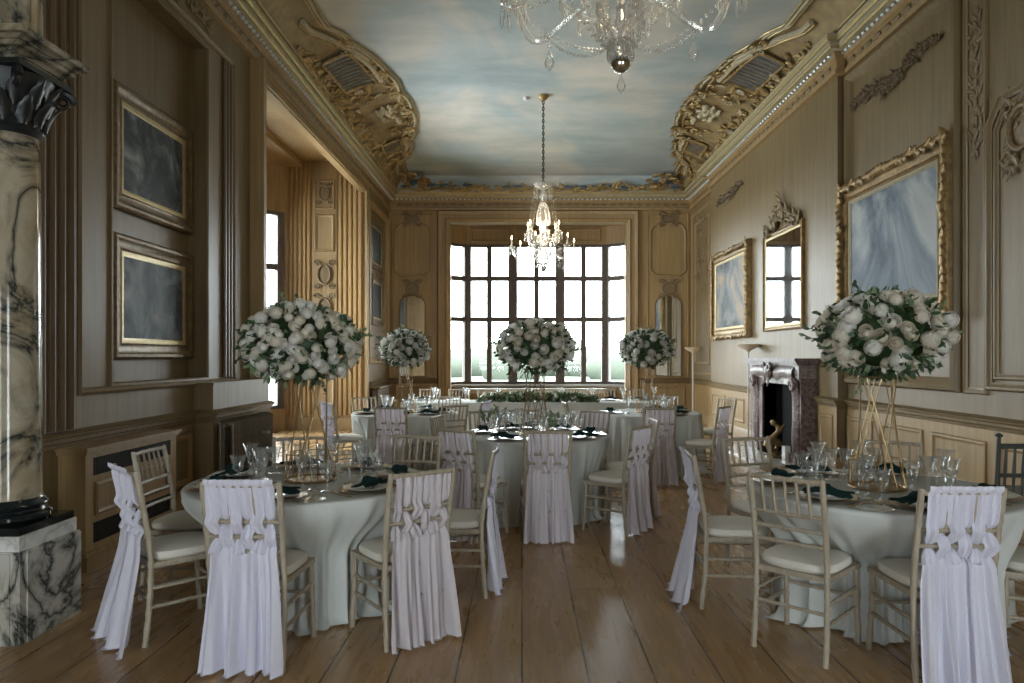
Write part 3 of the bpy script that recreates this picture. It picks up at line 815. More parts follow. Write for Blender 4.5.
# ------------------------------------------------------------------ marble column
o = thing('marble_column', 'tall black-veined marble column on a square pedestal beside the radiator cabinet', 'column', (-2.89, 3.93, 0))
m = MB(); m.box(-.25, .25, -.25, .25, 0, .49)
for sx, sy in ((1, 0), (-1, 0), (0, 1), (0, -1)):
    m.box(*( (sx*.25-.008, sx*.25+.008, -.20, .25) if sx else (-.25, .20, sy*.25-.008, sy*.25+.008)), 0, .482)
m.build('pedestal', 'veined_w', o, False)
m = MB(); m.box(-.238, .238, -.238, .238, .49, .57); m.build('slab', 'white_marble', o, False)
m = MB(); m.box(-.228, .228, -.228, .228, .57, .612)
m.lathe([(.20, .612), (.214, .628), (.214, .646), (.20, .66), (.185, .665), (.18, .675), (.19, .688), (.196, .70), (.19, .713), (.178, .72), (.172, .735)], 40); m.build('base', 'black_marble', o)
m = MB(); m.lathe([(.172, .735), (.166, .76), (.166, 1.6), (.160, 2.3), (.152, 2.74), (.158, 2.77)], 48); m.build('shaft', 'veined', o)
m = MB(); m.lathe([(.155, 2.75), (.172, 2.775), (.16, 2.80), (.17, 2.88), (.195, 3.0), (.225, 3.07), (.225, 3.085)], 32)
r = random.Random(2)
for row, (z, R, L) in enumerate(((2.80, .165, .16), (2.89, .175, .17))):
    for k in range(12):
        a = 2*PI*(k+.5*row)/12; d = Vector((math.cos(a), math.sin(a), 0))
        m.leaf(d*R+Vector((0, 0, z)), (d.x*.25, d.y*.25, 1), d, L, .045, .3, .5)
for k in range(4):
    a = PI/4+k*PI/2; d = Vector((math.cos(a), math.sin(a), 0))
    m.spiral(d*.265+Vector((0, 0, 3.02)), d, (0, 0, 1), .06, 1.6, .022, .01)
m.box(-.225, .225, -.225, .225, 3.08, 3.11)
m.build('capital', 'dark_marble', o)
m = MB()
for z0, z1, h in ((3.11, 3.145, .18), (3.145, 3.175, .195), (3.175, 3.20, .235), (3.20, 3.225, .255), (3.225, 3.26, .285)): m.box(-h, h, -h, h, z0, z1)
m.build('entablature', 'veined', o, False)
m = MB(); m.lathe([(.21, 3.26), (.22, 3.29), (.16, 3.33), (.165, 4.5), (.155, 5.0)], 64, flute=.05, nf=18); m.lathe([(.20, 5.0), (.26, 5.1), (.26, 5.15)], 24); m.build('fluted_shaft', 'veined', o)

# ------------------------------------------------------------------ radiators and the panelled radiator cabinet
def radiator(label, x0, x1, y0, y1, z0, z1, n, shelf=False):
    o = thing('radiator', label, 'radiator', ((x0+x1)/2, (y0+y1)/2, 0)); hx = (x1-x0)/2; L = y1-y0
    me = None
    for k in range(n):
        y = -L/2+(k+.5)*L/n
        if me is None:
            m = MB(); w = L/n*.33
            for sx in (-hx+.03, hx-.03): m.tube([(sx, 0, z0+.06), (sx, 0, (z0+z1)/2), (sx, 0, z1-.03)], [w, w*.85, w], 8)
            m.ball((0, 0, z1-.04), (hx, w*1.15, .04), 10, 6); m.ball((0, 0, z0+.06), (hx, w*1.15, .045), 10, 6)
            m.box(-hx+.02, hx-.11, -w*.3, w*.3, z0+.05, z1-.04)
            s = m.build('section', 'radiator', o); me = s
        else:
            s = me.copy(); COL.objects.link(s); s.parent = o
        s.location = (0, y, 0)
    m = MB(); m.tube([(0, -L/2-.03, z0+.08), (0, L/2+.02, z0+.08)], .022, 8); m.tube([(0, -L/2-.03, z1-.05), (0, L/2+.02, z1-.05)], .018, 8)
    m.build('pipe', 'radiator', o)
    m = MB()
    for y in (-L/2+.06, L/2-.06): m.lathe([(.045, 0), (.03, .03), (.02, .08), (.03, z0+.05)], 10, Tr(0, y, 0))
    m.build('foot', 'radiator', o)
    m = MB(); m.tube([(hx-.02, L*.2, z1-.2), (hx+.05, L*.2, z1-.2)], .014, 8); m.ball((hx+.05, L*.2, z1-.2), .024, 8, 5); m.build('valve', 'metal', o)
    if shelf:
        m = MB(); m.box(-hx-.02, hx+.05, -L/2-.06, L/2+.06, z1+.01, z1+.045); m.build('shelf', 'oak_wall', o, False)
    return o
radiator('dark ribbed cast-iron radiator between the picture recess and the alcove', -3.07, -2.88, 7.02, 8.15, .10, .885, 17)
radiator('small radiator under a wooden shelf by the far corner past the alcove', -3.22, -3.07, 14.98, 16.2, .10, .84, 14, True)
o = thing('radiator_cabinet', 'panelled oak radiator cabinet with dark grilles beside the marble column', 'cabinet', (-3.2, 5.62, 0))
m = MB(); hx, L = .1, 1.30
m.box(-hx+.005, hx-.02, -L/2, L/2, 0, .82)
m.box(hx-.02, hx, -L/2, -L/2+.09, .12, .82); m.box(hx-.02, hx, L/2-.09, L/2, .12, .82)
for z0, z1 in ((.12, .17), (.32, .36), (.62, .66), (.79, .82)): m.box(hx-.02, hx-.001, -L/2+.09, L/2-.09, z0, z1)
m.build('body', 'oak', o, False)
m = MB(); m.box(-hx+.005, hx+.035, -L/2-.035, L/2+.035, .845, .872); m.box(-hx+.005, hx+.02, -L/2-.02, L/2+.02, .82, .845); m.build('top', 'oak_trim', o, False)
m = MB(); m.box(-hx+.005, hx+.03, -L/2-.03, L/2+.03, 0, .10); m.box(-hx+.005, hx+.015, -L/2-.015, L/2+.015, .10, .125); m.build('plinth', 'oak_trim', o, False)
for z0, z1 in ((.66, .79), (.17, .32)):
    m = MB(); m.box(hx-.018, hx-.012, -L/2+.09, L/2-.09, z0, z1)
    for k in range(44):
        y = -L/2+.1+k*(L-.2)/43; m.box(hx-.014, hx-.006, y-.004, y+.004, z0, z1)
    m.build('grille', 'grille', o, False)
m = MB(); m.box(hx-.02, hx-.008, -L/2+.09, L/2-.09, .36, .62); m.loop(rect(L-.24, .24), [(0, 0), (0, .008), (.015, .02), (.035, .012), (.04, 0)], Tr(hx-.008, 0, .49) @ Rz(PI/2)); m.build('raised_panel', 'oak_trim', o)

# ------------------------------------------------------------------ fireplace
FX, FY0, FY1, FH = 3.78, 9.66, 11.78, 1.50
o = thing('fireplace', 'carved purple marble fireplace below the crested mirror', 'fireplace', (XC, 10.72, 0))
D = XC-FX
def fb(m, y0, y1, z0, z1, d0, d1): m.box(-d1, -d0, y0-10.72, y1-10.72, z0, z1)
for y0, y1 in ((FY0, 9.98), (11.22, FY1)):
    m = MB(); fb(m, y0, y1, 0, 1.22, 0, D-.07); fb(m, y0+.02, y1-.02, .0, .16, 0, D); yc = (y0+y1)/2-10.72
    m.grid(lambda u, v: (-(D-.07)-.045*math.sin(PI*u)**.6-.012*math.sin(v*PI*2.2)-.03*v**3, yc+(u-.5)*.22, .16+1.02*v), 8, 14)
    m.spiral((-D+.01, yc, 1.12), (0, 1, 0), (0, 0, 1), .09, 1.6, .04, .02)
    m.build('jamb', 'rouge', o)
m = MB(); fb(m, FY0+.03, FY1-.03, 1.20, 1.40, 0, D-.05)
for k in range(2):
    sgn = -1 if k else 1
    m.grid(lambda u, v: (-(D-.05)-.05*math.sin(PI*v), sgn*(.16+.72*u), 1.17+.22*v+.05*math.sin(u*PI)*(1-v)), 10, 8)
m.build('frieze', 'rouge_pale', o)
m = MB(); m.ball((-D-.01, 0, 1.29), (.06, .12, .13), 12, 8)
for sx in (-1, 1):
    m.spiral((-D-.04, sx*.12, 1.36), (0, sx, 0), (0, 0, 1), .07, 1.5, .03, .01)
    m.leaf((-D-.03, sx*.05, 1.22), (0, sx*.5, -1), (-1, 0, 0), .16, .05, .2, .6)
m.build('keystone', 'rouge', o)
m = MB()
ed = [(FY0-.03, .0), (FY1+.03, .0)]
for z0, z1, e in ((1.40, 1.43, 0), (1.43, 1.455, .03), (1.455, 1.50, .06)): fb(m, FY0-e, FY1+e, z0, z1, 0, D-.02+e)
m.build('mantel_shelf', 'rouge', o, False)
m = MB(); fb(m, 9.98, 11.22, 1.12, 1.20, .05, D-.08); m.build('fascia', 'white_marble', o, False)
m = MB()
fb(m, 9.95, 9.98, .0, 1.12, -.11, D-.1); fb(m, 11.22, 11.25, 0, 1.12, -.11, D-.1); fb(m, 9.95, 11.25, .0, 1.15, -.115, -.09); fb(m, 9.95, 11.25, 1.12, 1.15, -.11, D-.1); fb(m, 9.98, 11.22, 0, .02, -.11, D-.1)
m.build('firebox', 'soot', o, False)
b = MB(); b.box(3.30, FX+.0, 9.72, 11.72, 0, .035); trim(b, 'white_marble', False)
m = MB(); fb(m, 9.93, 10.05, .035, .25, D-.03, D+.05); m.build('corner_block', 'white_marble', o, False)
# gilt firedogs in the opening
fo = None
for k, y in enumerate((10.33,)):
    if fo is None:
        fo = thing('firedog', 'gilt scroll firedog standing in the dark fireplace opening', 'firedog', (3.73, y, .035))
        m = MB(); m.box(-.11, .11, -.09, .09, 0, .03); m.lathe([(.08, .03), (.06, .06), (.065, .09)], 12); m.build('foot', 'frame_gilt', fo)
        m = MB(); m.spiral((-.02, 0, .17), (1, 0, 0), (0, 0, 1), .11, 1.7, .04, .015)
        m.tube([(-.13, 0, .17), (-.11, 0, .24), (-.02, 0, .31), (.05, 0, .38), (.05, 0, .46), (-.01, 0, .50)], [.04, .04, .036, .034, .032, .03], 10); m.ball((-.02, 0, .52), .045, 10, 7)
        m.leaf((.06, 0, .36), (.5, 0, 1), (0, -1, 0), .16, .04, .3, .6)
        m.build('scroll', 'frame_gilt', fo)
        ft = tree(fo)
    else: dup(ft, (3.73, y, .035), 0, 'gilt scroll firedog in the near corner of the fireplace opening')

# ------------------------------------------------------------------ torchere floor lamps
o = thing('floor_lamp', 'slender white uplighter floor lamp in the far corner', 'lamp', (3.93, 16.1, 0))
m = MB(); m.lathe([(.15, 0), (.15, .02), (.05, .035), (.015, .06)], 24); m.build('base', 'white_paint', o)
m = MB(); m.tube([(0, 0, .05), (0, 0, 1.62)], .013, 8); m.build('pole', 'white_paint', o)
m = MB(); m.lathe([(.02, 1.60), (.045, 1.635), (.11, 1.665), (.165, 1.70), (.20, 1.74), (.193, 1.742), (.155, 1.708), (.10, 1.68)], 28, cap=False); m.build('shade', 'alabaster', o)
dup(tree(o), (3.90, 12.06, 0), 0, 'slender white uplighter floor lamp tucked beside the fireplace jamb')

# ------------------------------------------------------------------ chandeliers
def chandelier(label, x, y, low=6, up=6, p0=.26):
    o = thing('chandelier', label, 'chandelier', (x, y, ZC))
    Z = -ZC
    m = MB(); m.lathe([(.02, -.10), (.06, -.07), (.09, -.03), (.09, 0)], 20); m.build('ceiling_rose', 'gold_dull', o)
    m = MB(); z = -.09; k = 0
    while z > 4.47+Z:
        T = Tr(0, 0, z-.035) @ Rz(k*PI/2)
        m.tube([(.016*math.cos(a), 0, .034*math.sin(a)) for a in [2*PI*i/10 for i in range(10)]], .0085, 5, closed=True, T=T)
        z -= .052; k += 1
    m.build('chain', 'soot', o)
    m = MB(); m.T = Tr(0, 0, Z)
    m.lathe([(.012, 4.48), (.02, 4.42), (.05, 4.40), (.02, 4.37), (.03, 4.30), (.06, 4.24), (.025, 4.19), (.02, 4.14), (.07, 4.08), (.10, 3.98), (.115, 3.84), (.105, 3.76), (.04, 3.73), (.035, 3.64), (.075, 3.58), (.10, 3.52), (.09, 3.46), (.045, 3.42), (.06, 3.36), (.115, 3.32), (.12, 3.26), (.07, 3.20), (.035, 3.16), (.05, 3.12), (.03, 3.08), (.012, 3.05)], 20, flute=.07, nf=10)
    m.build('stem', 'prism', o)
    m = MB(); m.T = Tr(0, 0, Z); m.ball((0, 0, 3.01), .05, 14, 10); m.build('ball_finial', 'mirror', o)
    m = MB(); m.T = Tr(0, 0, Z)
    m.lathe([(.05, 4.37), (.12, 4.40), (.15, 4.45), (.14, 4.45), (.1, 4.41)], 16, cap=False, flute=.1, nf=8)
    for k in range(8):
        a = k*PI/4; p = Vector((.145*math.cos(a), .145*math.sin(a), 4.44))
        for j in range(4): m.ball(p-Vector((0, 0, .03+j*.03)), .011, 6, 4)
        m.ball(p-Vector((0, 0, .19)), (.014, .014, .04), 6, 5)
    m.build('crown', 'prism', o)
    def arm(R, zc, z0, a, big):
        m = MB(); pts = []
        for i in range(15):
            u = i/14
            rad = .07+(R-.07)*(u+.16*math.sin(PI*u)); z = z0+(zc-z0)*u-(.19 if big else .14)*math.sin(PI*min(1, u*1.06))**1.2+.05*math.sin(2*PI*u)
            pts.append((rad, 0, z))
        m.tube(pts, [.024-.008*i/14 for i in range(15)], 8)
        T = Tr(0, 0, Z) @ Rz(a)
        m2 = MB(); m2.T = T; m2.v = [tuple(T @ Vector(v)) for v in m.v]; m2.f = m.f
        ar = m2.build('arm', 'prism', o)
        m = MB(); m.T = T @ Tr(R, 0, zc)
        m.lathe([(.012, -.03), (.03, -.01), (.062, .012), (.07, .022), (.06, .02), (.02, .005)], 16, flute=.06, nf=8, cap=False)
        m.lathe([(.012, 0), (.018, .02), (.026, .05), (.022, .055)], 12, cap=False)
        m.build('drip_pan', 'prism', ar)
        m = MB(); m.T = T @ Tr(R, 0, zc); m.lathe([(.012, .03), (.012, .145), (.006, .15)], 10); m.build('candle', 'ivory_candle', ar)
        m = MB(); m.T = T @ Tr(R, 0, zc); m.lathe([(.002, .148), (.010, .162), (.011, .175), (.006, .195), (.001, .215)], 8); m.build('flame_bulb', 'flame', ar)
        m = MB(); m.T = T @ Tr(R, 0, zc)
        for k in range(6):
            b_ = 2*PI*k/6; p = Vector((.062*math.cos(b_), .062*math.sin(b_), .015))
            m.ball(p-Vector((0, 0, .018)), .009, 6, 4); m.ball(p-Vector((0, 0, .04)), .008, 6, 4)
            m.lathe([(.002, -.13), (.011, -.10), (.008, -.055), (.002, -.045)], 6, Tr(p.x, p.y, p.z))
        m.build('prism_drop', 'prism', ar)
        m = MB(); m.T = T @ Tr(R*.66, 0, z0-(.17 if big else .10))
        for j in range(3): m.ball((0, 0, -.02-j*.025), .011, 6, 4)
        m.lathe([(.001, -.20), (.022, -.175), (.026, -.155), (.012, -.115), (.002, -.09)], 8); m.build('pear_drop', 'prism', ar)
    for k in range(low): arm(.55, 3.34, 3.36, k*2*PI/low+p0, True)
    for k in range(up): arm(.28, 3.60, 3.54, k*2*PI/up+p0+.4, False)
    # bead festoons
    def fest(p, q, sag, n=16, r=.011):
        m = MB(); m.T = Tr(0, 0, Z); p = Vector(p); q = Vector(q)
        for i in range(n+1):
            u = i/n; c = p.lerp(q, u)-Vector((0, 0, sag*4*u*(1-u))); m.ball(c, r*(1 if i % 2 else .8), 6, 4)
        m.build('bead_festoon', 'prism', o)
    for k in range(low):
        a = k*2*PI/low+p0; e = a+2*PI/low
        fest((.40*math.cos(a), .40*math.sin(a), 3.19), (.05*math.cos(a), .05*math.sin(a), 3.10), .08, 18, .012)
        fest((.55*math.cos(a), .55*math.sin(a), 3.34), (.55*math.cos(e), .55*math.sin(e), 3.34), .10, 24, .011)
        fest((.14*math.cos(a), .14*math.sin(a), 4.40), (.28*math.cos(a), .28*math.sin(a), 3.64), .05, 30, .009)
    m = MB(); m.T = Tr(0, 0, Z)
    for k in range(14):
        a = 2*PI*k/14
        for R, zt in ((.115, 3.27), (.06, 3.13)):
            p = Vector((R*math.cos(a), R*math.sin(a), zt)); m.ball(p-Vector((0, 0, .02)), .01, 6, 4); m.ball(p-Vector((0, 0, .07)), (.012, .012, .045), 6, 5)
    for k in range(14):
        a = 2*PI*k/14
        for j in range(9):
            u = j/8; R = .30-.25*u**.7; m.ball((R*math.cos(a), R*math.sin(a), 3.36-.27*u-.05*math.sin(PI*u)), .0125, 6, 4)
        m.ball((.30*math.cos(a), .30*math.sin(a), 3.30), (.014, .014, .05), 6, 5)
    m.tube([(.30*math.cos(2*PI*k/28), .30*math.sin(2*PI*k/28), 3.365) for k in range(28)], .008, 6, closed=True)
    m.build('prism_skirt', 'prism', o)
    l = bpy.data.lights.new('chandelier_glow', 'POINT'); l.energy = 18; l.color = (1, .87, .68); l.shadow_soft_size = .12
    lo = bpy.data.objects.new('chandelier_glow', l); COL.objects.link(lo); lo.parent = o; lo.location = (0, 0, 3.72+Z)
    return o
chandelier('crystal chandelier hanging nearest, cut off by the top of the picture', .50, 3.55, 4, 4, -.15)
chandelier('crystal chandelier with lit candle bulbs hanging on a chain before the bay window', .36, 11.85)
o = thing('smoke_detector', 'small white smoke detector on the painted ceiling beside the far chandelier chain', 'smoke detector', (.07, 11.95, ZC))
m = MB(); m.lathe([(.02, -.05), (.045, -.045), (.055, -.02), (.055, 0)], 18); m.build('housing', 'white_paint', o)
m = MB(); m.ball((.02, -.02, -.05), .008, 6, 4); m.build('indicator', 'gold_dull', o)

# ------------------------------------------------------------------ chiavari chair and sash
RK = lambda z: -.03*(1-z/.45)**2*1.0 if z < .45 else -.075*((z-.45)/.47)**1.3   # rake of the back posts
def bamboo(mb, pts, r, step=.085):
    P = [Vector(p) for p in pts]; out = []; rr = []
    for i in range(len(P)-1):
        d = (P[i+1]-P[i]); n = max(2, int(d.length/step*4))
        for k in range(n):
            u = k/n; out.append(P[i]+d*u)
    out.append(P[-1]); L = 0; last = out[0]
    for p in out:
        L += (p-last).length; last = p
        ph = (L/step) % 1
        rr.append(r*(1.22 if ph < .14 or ph > .92 else 1.0))
    rr[-1] = r*.8
    mb.tube(out, rr, 8)
def make_chair(wood_='limewash'):
    o = thing('chiavari_chair', 'x', 'chair')
    for sx in (-1, 1):
        m = MB(); bamboo(m, [(sx*(.183+.008*abs(z-.45)), RK(z), z) for z in (.0, .15, .30, .45, .60, .75, .925)], .0145); m.build('back_post', wood_, o)
    for sx in (-1, 1):
        m = MB(); bamboo(m, [(sx*.195, .395, 0), (sx*.19, .375, .22), (sx*.188, .37, .425)], .0145); m.build('leg', wood_, o)
    m = MB()
    out = [(-.19, -.01), (.19, -.01), (.205, .39), (-.205, .39)]
    vs = [(x, y, z) for z in (.405, .432) for x, y in out]
    m.add(vs, [(3, 2, 1, 0), (4, 5, 6, 7), (0, 1, 5, 4), (1, 2, 6, 5), (2, 3, 7, 6), (3, 0, 4, 7)]); m.build('seat_frame', wood_, o, False)
    def cu(u, v):
        a = 2*PI*u; e = .55
        c, s_ = math.cos(a), math.sin(a)
        x = abs(c)**e*(1 if c > 0 else -1); y = abs(s_)**e*(1 if s_ > 0 else -1)
        lv = [(.93, .432), (1, .445), (1.01, .462), (.97, .478), (.80, .488), (.4, .492), (.001, .492)][int(round(v*6))]
        return (x*.197*lv[0], .195+y*.195*lv[0], lv[1])
    m = MB(); m.grid(cu, 32, 6, wrap=True); m.build('cushion', 'cushion', o)
    m = MB(); bamboo(m, [(-.187, RK(.905), .905), (-.09, RK(.905)-.012, .908), (.09, RK(.905)-.012, .908), (.187, RK(.905), .905)], .0125); m.build('top_rail', wood_, o)
    for z in (.725, .65, .575):
        m = MB(); bamboo(m, [(-.185, RK(z), z), (0, RK(z)-.008, z), (.185, RK(z), z)], .0105); m.build('back_rail', wood_, o)
    for k in range(5):
        x = -.12+.06*k; m = MB(); m.tube([(x, RK(.725)-.006, .725), (x, RK(.81)-.009, .81), (x, RK(.905)-.01, .905)], [.0075, .0095, .0075], 6); m.build('spindle', wood_, o)
    for sx in (-1, 1):
        for z in (.30, .20):
            m = MB(); bamboo(m, [(sx*.189, RK(z), z), (sx*.191, .378, z)], .0095); m.build('stretcher', wood_, o)
    for y, z in ((.378, .25), (-.012, .25)):
        m = MB(); bamboo(m, [(-.19, y, z), (.19, y, z)], .0095); m.build('stretcher', wood_, o)
    return o
def make_sash(mat, seedv, tailw=.42, back=.15, top=.940, bw=.0325):
    r = random.Random(seedv)
    o = thing('chair_sash', 'x', 'sash')
    rails = [.725, .65, .575]
    for k in range(6):
        x0 = -.135+.054*k; ph = k % 2; m = MB(); f2 = r.uniform(1.2, 1.8); p2 = r.uniform(0, 6)
        def fn(u, v):
            z = top-(top-.555)*v
            off = 0; wd = bw; sway = 0
            for i, rz_ in enumerate(rails):
                g = math.exp(-((z-rz_)/.024)**2); under = (i+ph) % 2
                off += g*(.026 if under else -.018)
                wd -= g*(.019 if under else .002)
                sway += g*(.006 if (i+k//2) % 2 else -.006)
            if z > .905: off -= .016*min(1, (z-.905)/.012)
            elif top < .91 and z > .86: off += .012*(z-.86)/.045
            if z < .575: off += .04*(.575-z)/.02
            a = (u-.5)*2
            fold = .009*math.sin(a*PI*f2+p2+z*9)+.004*math.sin(a*11+z*16+k)
            return (x0+sway+a*wd, RK(min(z, .925))-.019+off-fold*(1 if z < .9 else .4)-.004*(1-a*a), z)
        m.grid(fn, 12, 40); m.build('fabric_band', mat, o)
    for q in range(3):                                  # tails, three overlapping lengths falling to the floor
        m = MB(); c0 = (-.10, 0, .10)[q]; c1 = (q-1)*tailw*.31+r.uniform(-.02, .02)
        w0, w1 = .060, tailw*r.uniform(.20, .26); bk = back*r.uniform(.8, 1.15); zb = r.uniform(.006, .02)
        ws = [(r.uniform(1.0, 1.6), r.uniform(0, 6), r.uniform(-1.2, 1.2), 1.0), (r.uniform(2.0, 2.8), r.uniform(0, 6), r.uniform(-1.5, 1.5), .55), (r.uniform(3.6, 4.8), r.uniform(0, 6), r.uniform(-2, 2), .28)]
        def fn(u, v):
            a = (u-.5)*2; z = .602-(.602-zb)*v; e = v**.8
            x = c0+(c1-c0)*e+a*(w0+(w1-w0)*e)
            amp = .006+.026*e
            w = sum(h*math.sin(a*PI*f_+p_+d_*v*1.6) for f_, p_, d_, h in ws)
            y = RK(max(z, .45))-.034+.028*max(0, min(1, (z-.568)/.03))-bk*e**1.3+amp*w+(.012 if q == 1 else 0)*(1-.5*e)
            x += .006*e*math.cos(a*PI*ws[0][0]+ws[0][1])
            if v > .94: z = zb+.02*(1+w)*(1-v)*5; y -= .018*(v-.94)/.06
            return (x, y, z)
        m.grid(fn, 34, 26); m.build('tail', mat, o)
    return o
CH = tree(make_chair())
SA = [tree(make_sash('sash', 1, .40, .05)), tree(make_sash('sash', 4, .50, .12)), tree(make_sash('sash_b', 2, .37, .04, .902, .0295)), tree(make_sash('sash_b', 6, .36, .03, .902, .0295))]
used = {}
def inst(tr, loc, rz, label, group=None):
    """first use moves the original, later uses are copies"""
    o = tr[0]
    if id(o) not in used and o.name not in used:
        used[o.name] = 1; o.location = loc; o.rotation_euler = (0, 0, rz); o['label'] = label
        if group: o['group'] = group
        return o
    return dup(tr, loc, rz, label, None, group)

# ------------------------------------------------------------------ tables
TZ = .76
TB = {}
def chair_at(bx, by, fx, fy):
    """bx,by = middle of the top of the back; returns floor origin and rotation of a chair looking along fx,fy"""
    l = math.hypot(fx, fy); fx /= l; fy /= l
    return (bx+.06*fx, by+.06*fy, 0), math.atan2(fy, fx)-PI/2, (fx, fy)
def cloth_round(name, label, cx, cy, chairs, seedv, R=.725):
    r = random.Random(seedv); ph = [r.uniform(0, 6.28) for _ in range(6)]
    NS = 360
    rings = [(0.001, 0), (.25, 0), (.5, 0), (.65, 0), (.70, 0), (.718, .003), (.725, .012)]+[(None, d) for d in (.03, .06, .10, .15, .20, .26, .32, .38, .44, .50, .56, .62, .68, .72, .745, .755)]
    def fold(t): return .5*math.sin(15*t+ph[0]+1.4*math.sin(2*t+ph[1]))+.40*math.sin(26*t+ph[2]+1.1*math.sin(3*t+ph[3]))+.22*math.sin(43*t+ph[4])
    m = MB(); vs = []
    lim = []                                            # how far out the hem can hang before it meets a seat
    for k in range(NS):
        t = 2*PI*k/NS; rad = .95
        for (ox, oy), (fx, fy) in chairs:
            while rad > .3:
                px, py = cx+rad*math.cos(t)-ox, cy+rad*math.sin(t)-oy
                ly = px*fx+py*fy; lx = abs(px*fy-py*fx)
                if -.3 < ly < .43 and lx < .24: rad -= .01
                else: break
        lim.append(rad)
    w = int(NS*13/360)
    mn = [min(lim[(k+q) % NS] for q in range(-w, w+1, 2)) for k in range(NS)]
    sm = [sum(mn[(k+q) % NS] for q in range(-w, w+1))/(2*w+1) for k in range(NS)]
    sm = [min(a, b_) for a, b_ in zip(sm, [x+.01 for x in lim])]
    for rb, d in rings:
        for k in range(NS):
            t = 2*PI*k/NS; z = TZ-d
            if rb is not None: rad = rb
            else:
                e = d/.76; f_ = fold(t)
                free = R-.006+.045*e**1.1+.062*f_*e**.8
                L = sm[k]-.035+.055*f_*e**.5
                bl = max(0, min(1, (d-.03)/.35)); bl = bl*bl*(3-2*bl)
                rad = free+(min(free, L)-free)*bl
                if d > .70: rad += (.07+.05*math.sin(7*t+ph[5]))*((d-.70)/.055)**1.5*(.75 if free > L else 1); z = max(.006+.006*(1+f_), z)
            vs.append((cx+rad*math.cos(t), cy+rad*math.sin(t), z))
    fs = [(i*NS+k, i*NS+(k+1) % NS, (i+1)*NS+(k+1) % NS, (i+1)*NS+k) for i in range(len(rings)-1) for k in range(NS)]
    fs.append(tuple(range(NS)))
    m.add(vs, fs); o = m.build(name, 'cloth', None, True, None, 70)
    tag(o, label, 'tablecloth', 'round tablecloths'); return o

# glasses and table ware (prototypes)
def proto(name, parts, cat):
    o = thing(name, 'x', cat)
    for pn, mb, mat in parts: mb.build(pn, mat, o)
    return tree(o)
def glassp(name, prof_bowl, foot, fl=.05, nf=10):
    a = MB(); a.lathe(foot, 20, cap=True)
    b_ = MB(); b_.lathe(prof_bowl, 30, cap=False, flute=fl, nf=nf)
    return proto(name, [('stem', a, 'glass_stem'), ('bowl', b_, 'glass')], 'glass')
FOOT = lambda h: [(.036, 0), (.036, .004), (.012, .010), (.006, .022), (.0055, h*.55), (.010, h*.68), (.006, h*.8), (.008, h)]
G1 = glassp('champagne_flute', [(.008, .105), (.015, .118), (.019, .145), (.023, .175), (.034, .207), (.047, .232), (.044, .230), (.021, .17), (.016, .135)], FOOT(.105))
G2 = glassp('wine_glass', [(.008, .088), (.022, .102), (.027, .125), (.028, .145), (.035, .172), (.046, .196), (.043, .194), (.026, .14), (.024, .115)], FOOT(.088))
G3 = glassp('water_goblet', [(.008, .072), (.026, .085), (.031, .105), (.031, .125), (.037, .148), (.047, .170), (.044, .168), (.029, .12), (.027, .095)], FOOT(.072))
def disc(prof, seg=36):
    m = MB(); m.lathe(prof, seg); return m
CG = proto('charger_plate', [('rim', disc([(.12, .004), (.155, .010), (.16, .013), (.155, .012), (.118, .006)]), 'charger'), ('well', disc([(.10, 0), (.122, .004), (.12, .007), (.001, .006)]), 'charger')], 'plate')
PL = proto('dinner_plate', [('rim', disc([(.09, .004), (.13, .014), (.133, .016), (.13, .017), (.088, .008)]), 'china'), ('well', disc([(.07, 0), (.092, .004), (.09, .009), (.001, .007)]), 'china')], 'plate')
def napkin():
    m = MB(); r = random.Random(4)
    def fn(u, v):
        a = (u-.5)*2; w = .030+.045*abs(v-.42)**.8*1.6
        return ((v-.45)*.24+.01*math.sin(a*5), a*w, .012+.030*(1-a*a)*math.exp(-((v-.42)/.18)**2)+.008*math.cos(a*8+v*6)+.012*(1-a*a))
    m.grid(fn, 16, 22)
    k = MB(); k.tube([(.024*math.cos(t)*1.0-.01, .034*math.sin(t), .034+.012*math.sin(2*t)) for t in [2*PI*i/18 for i in range(18)]], .016, 8, closed=True)
    k.ball((-.01, 0, .036), (.03, .03, .022), 10, 6)
    return proto('napkin', [('folded_cloth', m, 'napkin'), ('knot', k, 'napkin')], 'napkin')
NP = napkin()
def fork():
    h = MB(); h.tube([(0, -.10, .006), (0, 0, .004), (0, .03, .006)], [.005, .0035, .004], 6)
    t = MB()
    for x in (-.009, -.003, .003, .009): t.tube([(x*.7, .03, .006), (x, .05, .008), (x, .095, .010)], .0018, 5)
    return proto('fork', [('handle', h, 'cutlery'), ('tines', t, 'cutlery')], 'cutlery')
def knife():
    h = MB(); h.tube([(0, -.11, .005), (0, -.02, .005), (0, 0, .005)], [.005, .006, .004], 6)
    t = MB(); t.grid(lambda u, v: ((u-.5)*.018*(1-.5*v*v)+.002, .11*v, .006+.003*(1-abs(2*u-1))), 4, 8)
    return proto('knife', [('handle', h, 'cutlery'), ('blade', t, 'cutlery')], 'cutlery')
FK, KN = fork(), knife()
GS = 1.08
SP = proto('glass_side_plate', [('rim', disc([(.065, .003), (.083, .008), (.085, .010), (.062, .005)]), 'glass'), ('well', disc([(.05, 0), (.066, .003), (.001, .004)]), 'glass')], 'plate')

